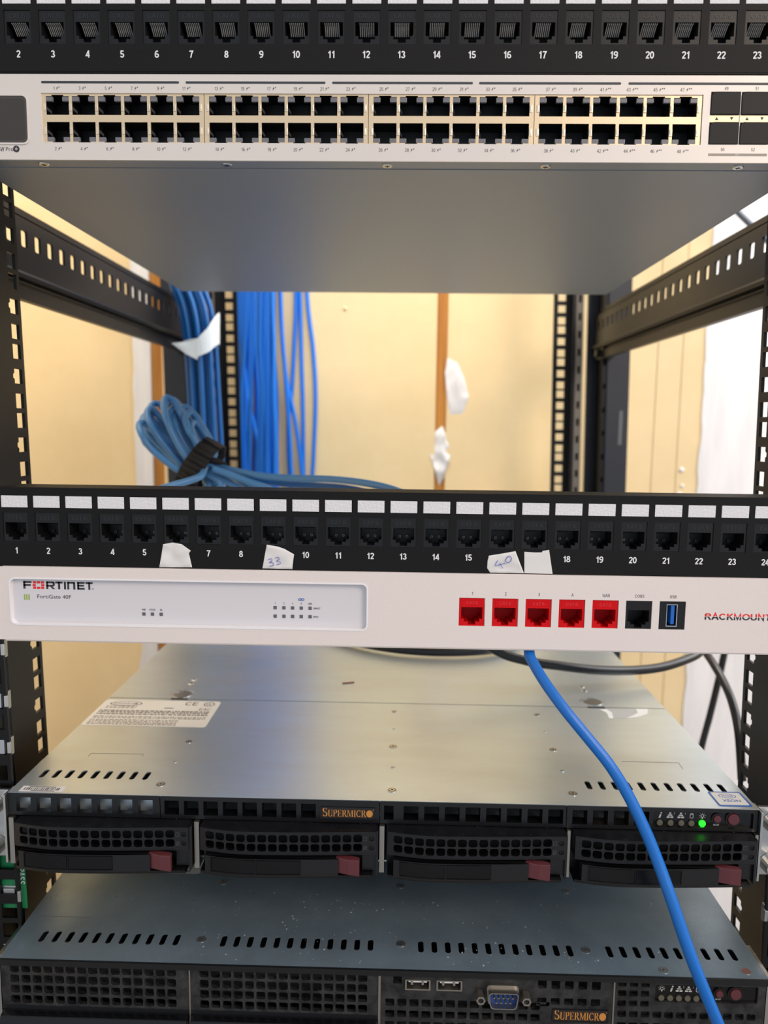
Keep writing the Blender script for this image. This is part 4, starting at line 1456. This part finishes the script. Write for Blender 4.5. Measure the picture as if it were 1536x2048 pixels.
for x in (57.2, 82.8):
    h_ = MB().plate([circ(x, 29.9, 2.7, 6), circ(x, 29.9, 1.5, 12)], YG - 5.5, YG + 1).build('hex_standoff', STEEL_BRUSH, s2, bevel=0.2)
    MB().cyl((x, YG - 4.6, 29.9), 1.6, 3, 'y', 12).build('standoff_thread', CAVITY, h_)
nameplate(s2, 98.6, 130.4, 13.2, 21.2, YG + 0.9)
# control corner
a, b = 133.4, 217.6
MB().box(132.6, 133.4, YG + 0.8, YG + 6, 0.6, 39.6).build('bay_divider', STEEL_BRUSH, s2)
zs = [37.9, 32.2, 26.0, 19.3]
xs3 = [137.4, 143.9, 150.3]
cl = []
bz = [39.6, 35.1, 29.2, 22.6]
for i in range(3):
    cl += row(a, 154.2, bz[i + 1], bz[i], [rrect(x - 2.4, x + 2.4, zs[i] - 1.6 - (0.2 if i else 0), zs[i] + 1.6 + (0.2 if i else 0), 0.7, 2) for x in xs3])
cl += [(154.2, b, 22.6, 39.6, rrect(156, 213.4, 27.6, 38.0, 1, 3))]
cl += row(a, b, 14.4, 22.6, [rrect(x - 2.5, x + 2.5, 17.4, 21.4, 0.9, 2) for x in [137.8 + 6.6 * i for i in range(12)]])
cl += row(a, b, 6.4, 14.4, [rrect(x - 2.5, x + 2.5, 10.6, 14.2, 0.9, 2) for x in [137.8 + 6.6 * i for i in range(12)]])
cc = MB().cells(cl, YG + 0.8, YG + 4).build('control_corner', BZ_DUST, s2)
MB().box(155, 214.6, YG + 2.2, YG + 3.6, 27, 38.6).build('control_panel', GLOSS, cc)
MB().box(a, b, YG + 16, YG + 17, 0.6, 39.5).build('corner_backing', CAVITY, cc)
yl = YG + 2.1
for k, x in enumerate((159.8, 164.8, 169.7, 174.6, 179.5, 184.4)):
    MB().cyl((x, yl - 0.8, 29.2), 1.7, 1.2, 'y', 18).build('panel_led', LED_OFF, s2, bevel=0.3)
icon_set(s2, 34.6, yl - 0.05, (('l', 160), ('i', 165.3), ('n2', 169.8), ('n1', 175), ('d', 180.2), ('l', 185.6)))
for x, r, nm in ((192, 2.2, 'reset_button'), (201.1, 3.4, 'power_button')):
    bt = MB().cyl((x, yl - 1.6, 33.1), r * 0.9, 2, 'y', 26, r2=r).build(nm, MAROON, s2, bevel=0.25)
    MB().ring((x, yl - 0.8, 33.1), r + 0.8, r + 0.15, 0.9, 'y', 26).build('button_collar', BZ, bt)
text('panel_lettering', 'RESET', 0.95, mat('icon_print', (176, 176, 172)), s2, (192, yl - 0.05, 28.6), bold=0.01)
MB().box(-221.5, -218.7, YG + 2, YG + 30, 0.6, 42).build('side_rail', STEEL, s2)
MB().box(218.7, 221.5, YG + 2, YG + 30, 0.6, 42).build('side_rail', STEEL, s2)
for s in (-1, 1):                                  # slide rails carry the servers to the posts
    for root, y0 in ((s1, 14), (s2, 3)):
        MB().box(min(s * 218.7, s * 221.6), max(s * 218.7, s * 221.6), y0 + 20, 655, 6, 36).build('slide_rail', STEEL_BRUSH, root)


# ==================================================================== cables
def cable(name, pts, r, m, label, cat='cable', group=None, per=10, n=12):
    P = [(p[0], p[1], p[2] + ZO) for p in pts]
    o = MB().tube(spline(P, per), r, n).build(name, m, smooth=True)
    tag(o, label, cat, group)
    return o


def pp(x, y, Y):
    p = px(x, y, Y)
    return (p.x, p.y, p.z)


pts = [(60, 130, -52), (66, 60, -50)] + [pp(1048, 1288, 14), pp(1062, 1318, 0), pp(1090, 1365, -12), pp(1130, 1420, -22), pp(1175, 1475, -28), pp(1219, 1530, -33),
                      pp(1256, 1590, -37), pp(1290, 1660, -42), pp(1318, 1730, -47), pp(1343, 1800, -53), pp(1370, 1880, -58), pp(1394, 1945, -60), pp(1433, 2040, -60), pp(1472, 2130, -56)]
cable('patch_cable', pts, 3.15, BLUE, 'bright blue network cable hanging in front of both servers')
pts = [(20, 260, -70), (40, 215, -76), pp(985, 1297, 190), pp(1050, 1321, 185), pp(1120, 1332, 185), pp(1190, 1340, 190), pp(1260, 1341, 200), pp(1320, 1335, 210), pp(1370, 1320, 222), pp(1400, 1303, 235), pp(1408, 1275, 255), (180, 300, -20)]
pts[-1] = (pts[-2][0] - 20, 310, pts[-2][2] + 30)
pts[-1] = (pts[-2][0] + 2, 312, pts[-2][2] + 14)
cable('power_cord', pts, 3.9, CORD_BLACK, 'thick black power cord looping over the galvanised server lid', 'cord')
pts = [pp(1385, 1255, 330), pp(1402, 1290, 300), pp(1425, 1325, 270), pp(1448, 1365, 245), pp(1466, 1410, 225), pp(1478, 1470, 210), pp(1484, 1560, 205)]
cable('power_cord', pts, 3.7, CORD_BLACK, 'black power cord curving down behind the square-holed rail beside the server', 'cord')
pts = [pp(1455, 1270, 400), pp(1450, 1300, 400), pp(1437, 1360, 400), pp(1420, 1430, 400), pp(1404, 1490, 400), pp(1390, 1560, 400)]
cable('power_cord', pts, 3.7, CORD_BLACK, 'black power cord slanting down against the white plaster beside the server', 'cord')
pts = [pp(1440, 385, 700), pp(1470, 418, 700), pp(1500, 448, 700), pp(1540, 486, 700)]
cable('power_cord', pts, 4.5, mat('grey_cord', (86, 96, 110), 0.35), 'grey cord crossing the gap between switch and side brace', 'cord')
# dark cords lying on the back of the galvanised lid
pts = [(-80, 330, -128.5), (-20, 280, -128.5), (40, 262, -128.5), (100, 275, -128.5), (130, 320, -128.5)]
cable('power_cord', pts, 4.0, CORD_BLACK, 'black power cord lying flat on the galvanised lid behind the firewall', 'cord')

# blue riser cables on the wall
WC = WY - 4
strands = [
    [(560, 585), (565, 690), (574, 765), (590, 840), (603, 935), (607, 1000)],
    [(592, 585), (589, 680), (584, 778), (578, 830), (577, 900), (581, 1000)],
    [(600, 585), (603, 715), (606, 830), (607, 990), (608, 1040)],
    [(614, 585), (626, 697), (631, 795), (627, 910), (624, 1000)],
    [(563, 640), (572, 765), (578, 850), (582, 930), (584, 1000)]]
rw = random.Random(11)
LOOSE = ('loose blue wall cable that slants across its neighbours', 'loose blue wall cable that bows back toward the dense bundle',
         'straight loose blue wall cable second from the bare wood strip', 'bowed loose blue wall cable nearest the bare wood strip',
         'loose blue wall cable hanging closest to the dense bundle')
for i, s_ in enumerate(strands):
    pts = [pp(x, y, WC - (6.4 if i == 0 else 12.8 if i == 4 else 0)) for x, y in s_]
    t0, t1 = pts[0], pts[-1]
    pts = [(t0[0] - 6, t0[1], t0[2] + 420), (t0[0] - 3, t0[1], t0[2] + 160)] + pts + [(t1[0] + 2, t1[1], t1[2] - 260), (t1[0] + 2, t1[1], t1[2] - 700)]
    cable('network_cable', pts, 3.0, BLUE_WALL, LOOSE[i], group='loose blue cables on the wall', n=8)
perm = list(range(24))
rw.shuffle(perm)
for k in range(24):
    a = 477 + 72 * k / 23 + rw.uniform(-3, 3)
    b = 480 + 70 * perm[k] / 23 + rw.uniform(-3, 3) if k % 3 == 0 else 479 + 72 * k / 23 + rw.uniform(-4, 4)
    m_ = (a + b) / 2 + rw.uniform(-5, 5)
    dep = WC - 0.5 - (13 + 6.3 * (k // 3) if k % 3 == 0 else 6.3 * (k % 2))
    pts = [pp(a, 585, dep), pp(a * 0.7 + m_ * 0.3 + rw.uniform(-2, 2), 690, dep), pp(m_, 790, dep), pp(b * 0.7 + m_ * 0.3 + rw.uniform(-2, 2), 890, dep), pp(b, 1000, dep)]
    t0, t1 = pts[0], pts[-1]
    pts = [(t0[0], t0[1], t0[2] + 420), (t0[0], t0[1], t0[2] + 160)] + pts + [(t1[0], t1[1], t1[2] - 260), (t1[0], t1[1], t1[2] - 700)]
    cable('network_cable', pts, 3.0, BLUE_WALL, 'blue network cable in the dense bundle on the wall', group='blue cables bundled on the wall', n=8)

# taped bundle beside the rear rail
cen = [(352, 470), (372, 560), (392, 620), (402, 690), (408, 780), (412, 860), (416, 940), (420, 1010)]
offs = []
for ring_, (n_, rr) in enumerate(((1, 0), (6, 7.6), (9, 14.6))):
    for k in range(n_):
        a = 2 * math.pi * k / max(n_, 1) + ring_ * 0.3
        offs.append((rr * math.cos(a) * 1.2, rr * math.sin(a) * 0.92))
for i, (ox, oy) in enumerate(offs):
    pts = []
    for j, (x, y) in enumerate(cen):
        c = pp(x, y, 560)
        sp = 1.12 + 0.03 * math.sin(j * 1.3)
        pts.append((c[0] + ox * sp, c[1] + oy * sp, c[2]))
    t0, t1 = pts[0], pts[-1]
    pts = [(t0[0] - 20, t0[1] + 4, t0[2] + 150)] + pts + [(t1[0], t1[1], t1[2] - 150), (t1[0] - 4, t1[1], t1[2] - 620)]
    cable('network_cable', pts, 3.0, BLUE_DEEP, 'deep blue network cable in the taped bundle along the rear rail', group='blue cables in the taped bundle', n=8)
# the tape round it: a collar with a loose torn flap to the left
c0_, c1_ = pp(398, 655, 560), pp(403, 690, 560)
tp = MB()
NN = 36


def lerp_list(u, pts):
    for (u0, v0), (u1, v1) in zip(pts, pts[1:]):
        if u <= u1:
            return v0 + (v1 - v0) * (u - u0) / (u1 - u0)
    return pts[-1][1]


rows = [[], [], []]
for k in range(NN):
    a = 2 * math.pi * k / NN
    u = (math.cos(a) + 1) / 2
    yt = lerp_list(u, ((0, 684), (0.5, 680), (0.75, 660), (1, 625)))
    yb = lerp_list(u, ((0, 700), (0.45, 718), (0.8, 706), (1, 688)))
    for i, f_ in enumerate((0, 0.5, 1)):
        base = pp(403, yt + (yb - yt) * f_, 560)
        rows[i].append((base[0] + 23.2 * math.cos(a), base[1] + 19.2 * math.sin(a), base[2] + ZO))
for r0, r1 in zip(rows, rows[1:]):
    for k in range(NN):
        k2 = (k + 1) % NN
        tp.quad(r0[k], r0[k2], r1[k2], r1[k])
P = [px(x, y, 540) for x, y in ((342, 686), (378, 683), (400, 681), (402, 700), (394, 719), (372, 708))]
fm = blob([(p.x, p.z + ZO) for p in P], 541.0, 0.6, 'flap', TAPE_BLUE, sub=2, amp=1.2, fr=0.05, seed=4)
tp.add(fm)
o = tp.build('tape_collar', TAPE_BLUE, smooth=True)
tag(o, 'white tape wrapped round the blue cable bundle with a torn flap', 'tape')

# the coiled patch lead with its strap
YC = 262.0


def cp(x, y, dy=0.0):                        # crop pixel (x2.56 from 250,560) -> mm
    return pp(250 + x / 2.56, 560 + y / 2.56, YC + dy)


loops = [  # out along the lower side, tip, back along the upper side
    ((300, 985), (150, 880), (90, 800), (72, 745), (95, 735), (170, 790), (300, 890)),
    ((310, 965), (180, 850), (115, 780), (92, 715), (120, 695), (200, 770), (320, 880)),
    ((330, 960), (230, 850), (150, 740), (128, 660), (160, 632), (195, 660), (260, 790)),
    ((350, 950), (270, 840), (215, 720), (198, 640), (215, 602), (262, 640), (330, 790)),
    ((370, 945), (290, 830), (225, 710), (205, 640), (240, 612), (290, 660), (370, 800)),
    ((390, 930), (330, 820), (290, 740), (275, 680), (310, 650), (355, 700), (430, 830)),
    ((400, 930), (360, 830), (320, 760), (310, 700), (345, 680), (390, 740), (450, 860)),
    ((410, 920), (375, 850), (345, 790), (340, 740), (368, 735), (410, 790), (460, 880)),
    ((340, 985), (200, 900), (110, 840), (98, 790), (140, 800), (230, 860), (340, 920)),
    ((320, 970), (205, 850), (140, 760), (112, 690), (140, 660), (215, 750), (330, 880)),
    ((360, 945), (285, 850), (240, 760), (225, 690), (258, 655), (310, 720), (390, 850)),
    ((305, 980), (165, 865), (100, 790), (84, 728), (110, 712), (190, 780), (310, 885)),
    ((380, 940), (310, 850), (265, 760), (250, 700), (285, 670), (330, 720), (405, 840))]
path = [cp(150, 1086, -70), cp(200, 1064, -60), cp(320, 1030, -50), cp(385, 1005, -44), cp(405, 975, -30)]
for i, lp in enumerate(loops):
    a = (i % 3 - 1) * 7.0
    dz = (i * 5 % 7 - 3) * 4.0
    path.append(cp(400 + (i % 4) * 10, 955 + (i % 3) * 8, dz))
    for k, (x, y) in enumerate(lp):
        path.append(cp(x, y, dz + (-9 if k < 3 else (9 if k > 3 else 0)) + a))
    path.append(cp(420 + (i % 3) * 14, 925 + (i % 4) * 8, dz + 6))
    if i < len(loops) - 1:
        path.append(cp(470 + (i % 3) * 14, 1000 + (i % 4) * 20, dz + 4))
        path.append(cp(440 - (i % 2) * 20, 1040 + (i % 3) * 10, dz))
path += [cp(480, 955, -10), cp(560, 975, -20), cp(700, 1003, -30), cp(880, 1015, -40), cp(1050, 1020, -55), cp(1200, 1035, -75), cp(1330, 1060, -95), cp(1430, 1095, -115), cp(1500, 1135, -130)]
cable('patch_lead', path, 3.0, BLUE_PALE, 'coiled pale blue patch lead held by a black strap', per=7, n=10)
p2 = [cp(440, 975, 46), cp(520, 992, 30), cp(640, 1015, 0), cp(800, 1042, -10), cp(960, 1052, -25), cp(1110, 1063, -50), cp(1240, 1088, -80), cp(1330, 1120, -110)]
cable('patch_lead', p2, 3.0, BLUE_DEEP, 'lower of two blue leads running along the top of the patch panel')
for i, q in enumerate((((440, 975), (560, 1010), (650, 1070), (700, 1110)), ((430, 985), (520, 1030), (600, 1075), (640, 1110)), ((450, 965), (600, 1020), (740, 1072), (800, 1110)),
                       ((410, 995), (430, 1040), (410, 1075), (400, 1110)), ((425, 995), (480, 1030), (480, 1070), (440, 1110)))):
    cable('patch_lead', [cp(x, y, -14 - 8 * (i % 3)) for x, y in q], 3.0, BLUE_PALE, 'short end of pale blue lead spilling from the strapped coil', group='lead ends at the coil')
# strap: flattened band round the bundle
ax = (Vector(cp(470, 960)) - Vector(cp(300, 860))).normalized()
side = Vector((ax.z, 0, -ax.x))
cs = Vector(cp(392, 958, -4))
mb = MB()
NN = 32
ringp = []
for e in (-9.5, 9.5):
    rr = []
    for k in range(NN):
        a = 2 * math.pi * k / NN
        q_ = cs + ax * (e * (1 + 0.1 * math.sin(a))) + side * (26 * math.sin(a)) + Vector((0, 1, 0)) * (31 * math.cos(a))
        rr.append((q_.x, q_.y, q_.z + ZO))
    ringp.append(rr)
for k in range(NN):
    k2 = (k + 1) % NN
    mb.quad(ringp[0][k], ringp[0][k2], ringp[1][k2], ringp[1][k])
P = [px(250 + x / 2.56, 560 + y / 2.56, YC - 26) for x, y in ((440, 905), (490, 915), (530, 945), (470, 945), (430, 940))]
mb.add(blob([(p.x, p.z + ZO) for p in P], YC - 26, 0.6, 'f', STRAP, sub=1))
o = mb.build('cable_strap', STRAP, smooth=True)
so = o.modifiers.new('thickness', 'SOLIDIFY')
so.thickness = 0.0012
tag(o, 'black hook and loop strap round the coiled blue lead', 'strap')

# ==================================================================== small things
# torn tape on the patch panel
kk = 400 / 1536
for i, (ox, oy, poly, lab) in enumerate((
        (0, 970, ((1252, 455), (1325, 442), (1395, 455), (1465, 505), (1450, 525), (1475, 632), (1222, 632), (1240, 530)), 'blank crumpled white tape scrap covering port number six'),
        (480, 980, ((205, 420), (290, 435), (340, 452), (415, 495), (400, 545), (403, 608), (172, 602)), 'torn white tape scrap over port number nine, with blue handwriting'),
        (880, 980, ((375, 505), (480, 488), (580, 470), (645, 640), (385, 635), (362, 600), (365, 545)), 'slanted white tape scrap over port number sixteen, with blue handwriting'),
        (880, 980, ((648, 475), (720, 480), (780, 480), (790, 468), (838, 460), (865, 645), (648, 640)), 'flat blank white tape scrap over port number seventeen'))):
    P = [px(ox + x * kk, oy + y * kk, -0.3) for x, y in poly]
    if i == 3:
        th, am = 0.25, 0.3
    else:
        th, am = 0.7, 1.3
    o = blob([(p.x, p.z + ZO) for p in P], -0.1, th, 'tape', TAPE, sub=4, amp=am, fr=0.16, seed=i * 1.7).build('tape_scrap', TAPE, smooth=True)
    tag(o, lab, 'tape', 'tape scraps on the patch panel')
    wr = {1: [[(215, 535), (240, 528), (245, 545), (225, 556), (255, 562), (258, 580), (225, 585)], [(268, 522), (295, 518), (300, 535), (280, 545), (305, 552), (308, 568), (280, 574)]],
          2: [[(445, 540), (425, 580), (460, 575), (500, 562)], [(458, 560), (470, 582), (484, 602)], [(520, 512), (505, 540), (520, 560), (545, 545), (548, 520), (530, 508), (518, 520)]]}.get(i)
    if wr:
        mb = MB()
        for st_ in wr:
            q = [px(ox + x * kk, oy + y * kk, -1.5) for x, y in st_]
            mb.tube(spline([(p.x, -1.35, p.z + ZO) for p in q], 5), 0.17, 5)
        mb.build('handwriting', PEN, o)
# scrap on the server lid
d0 = Vector((-41.7 + SH * -133, 190.6, -133.35))
mb = MB().box(-5.2, 5.2, -0.9, 0.9, 0, 0.6)
o = mb.warp(lambda x, y, z: (x * 0.95 - y * 0.3, y + x * 0.3 + 0.02 * x * x, z)).build('wire_scrap', mat('brick_red_scrap', (140, 86, 74), 0.6), None, (d0.x + 5, 189, ZO - 133.35 - 0.75), bevel=0.2)
tag(o, 'tiny reddish scrap lying on the galvanised server lid', 'scrap')
# green tag behind the left rail
mb = MB().box(-241, -223, 6.2, 6.8, -216, -172)
o = mb.warp(lambda x, y, z: (x + SH * z, y, z + ZO)).build('inspection_tag', GREEN_TAG)
tag(o, 'green tag with white lettering showing through the rail beside the server', 'tag')
text('tag_lettering', 'PASS', 4.0, PRINT_WHITE, o, (-227.5 + SH * -195, 6.1, ZO - 195), rot=(0, math.pi / 2, 0))
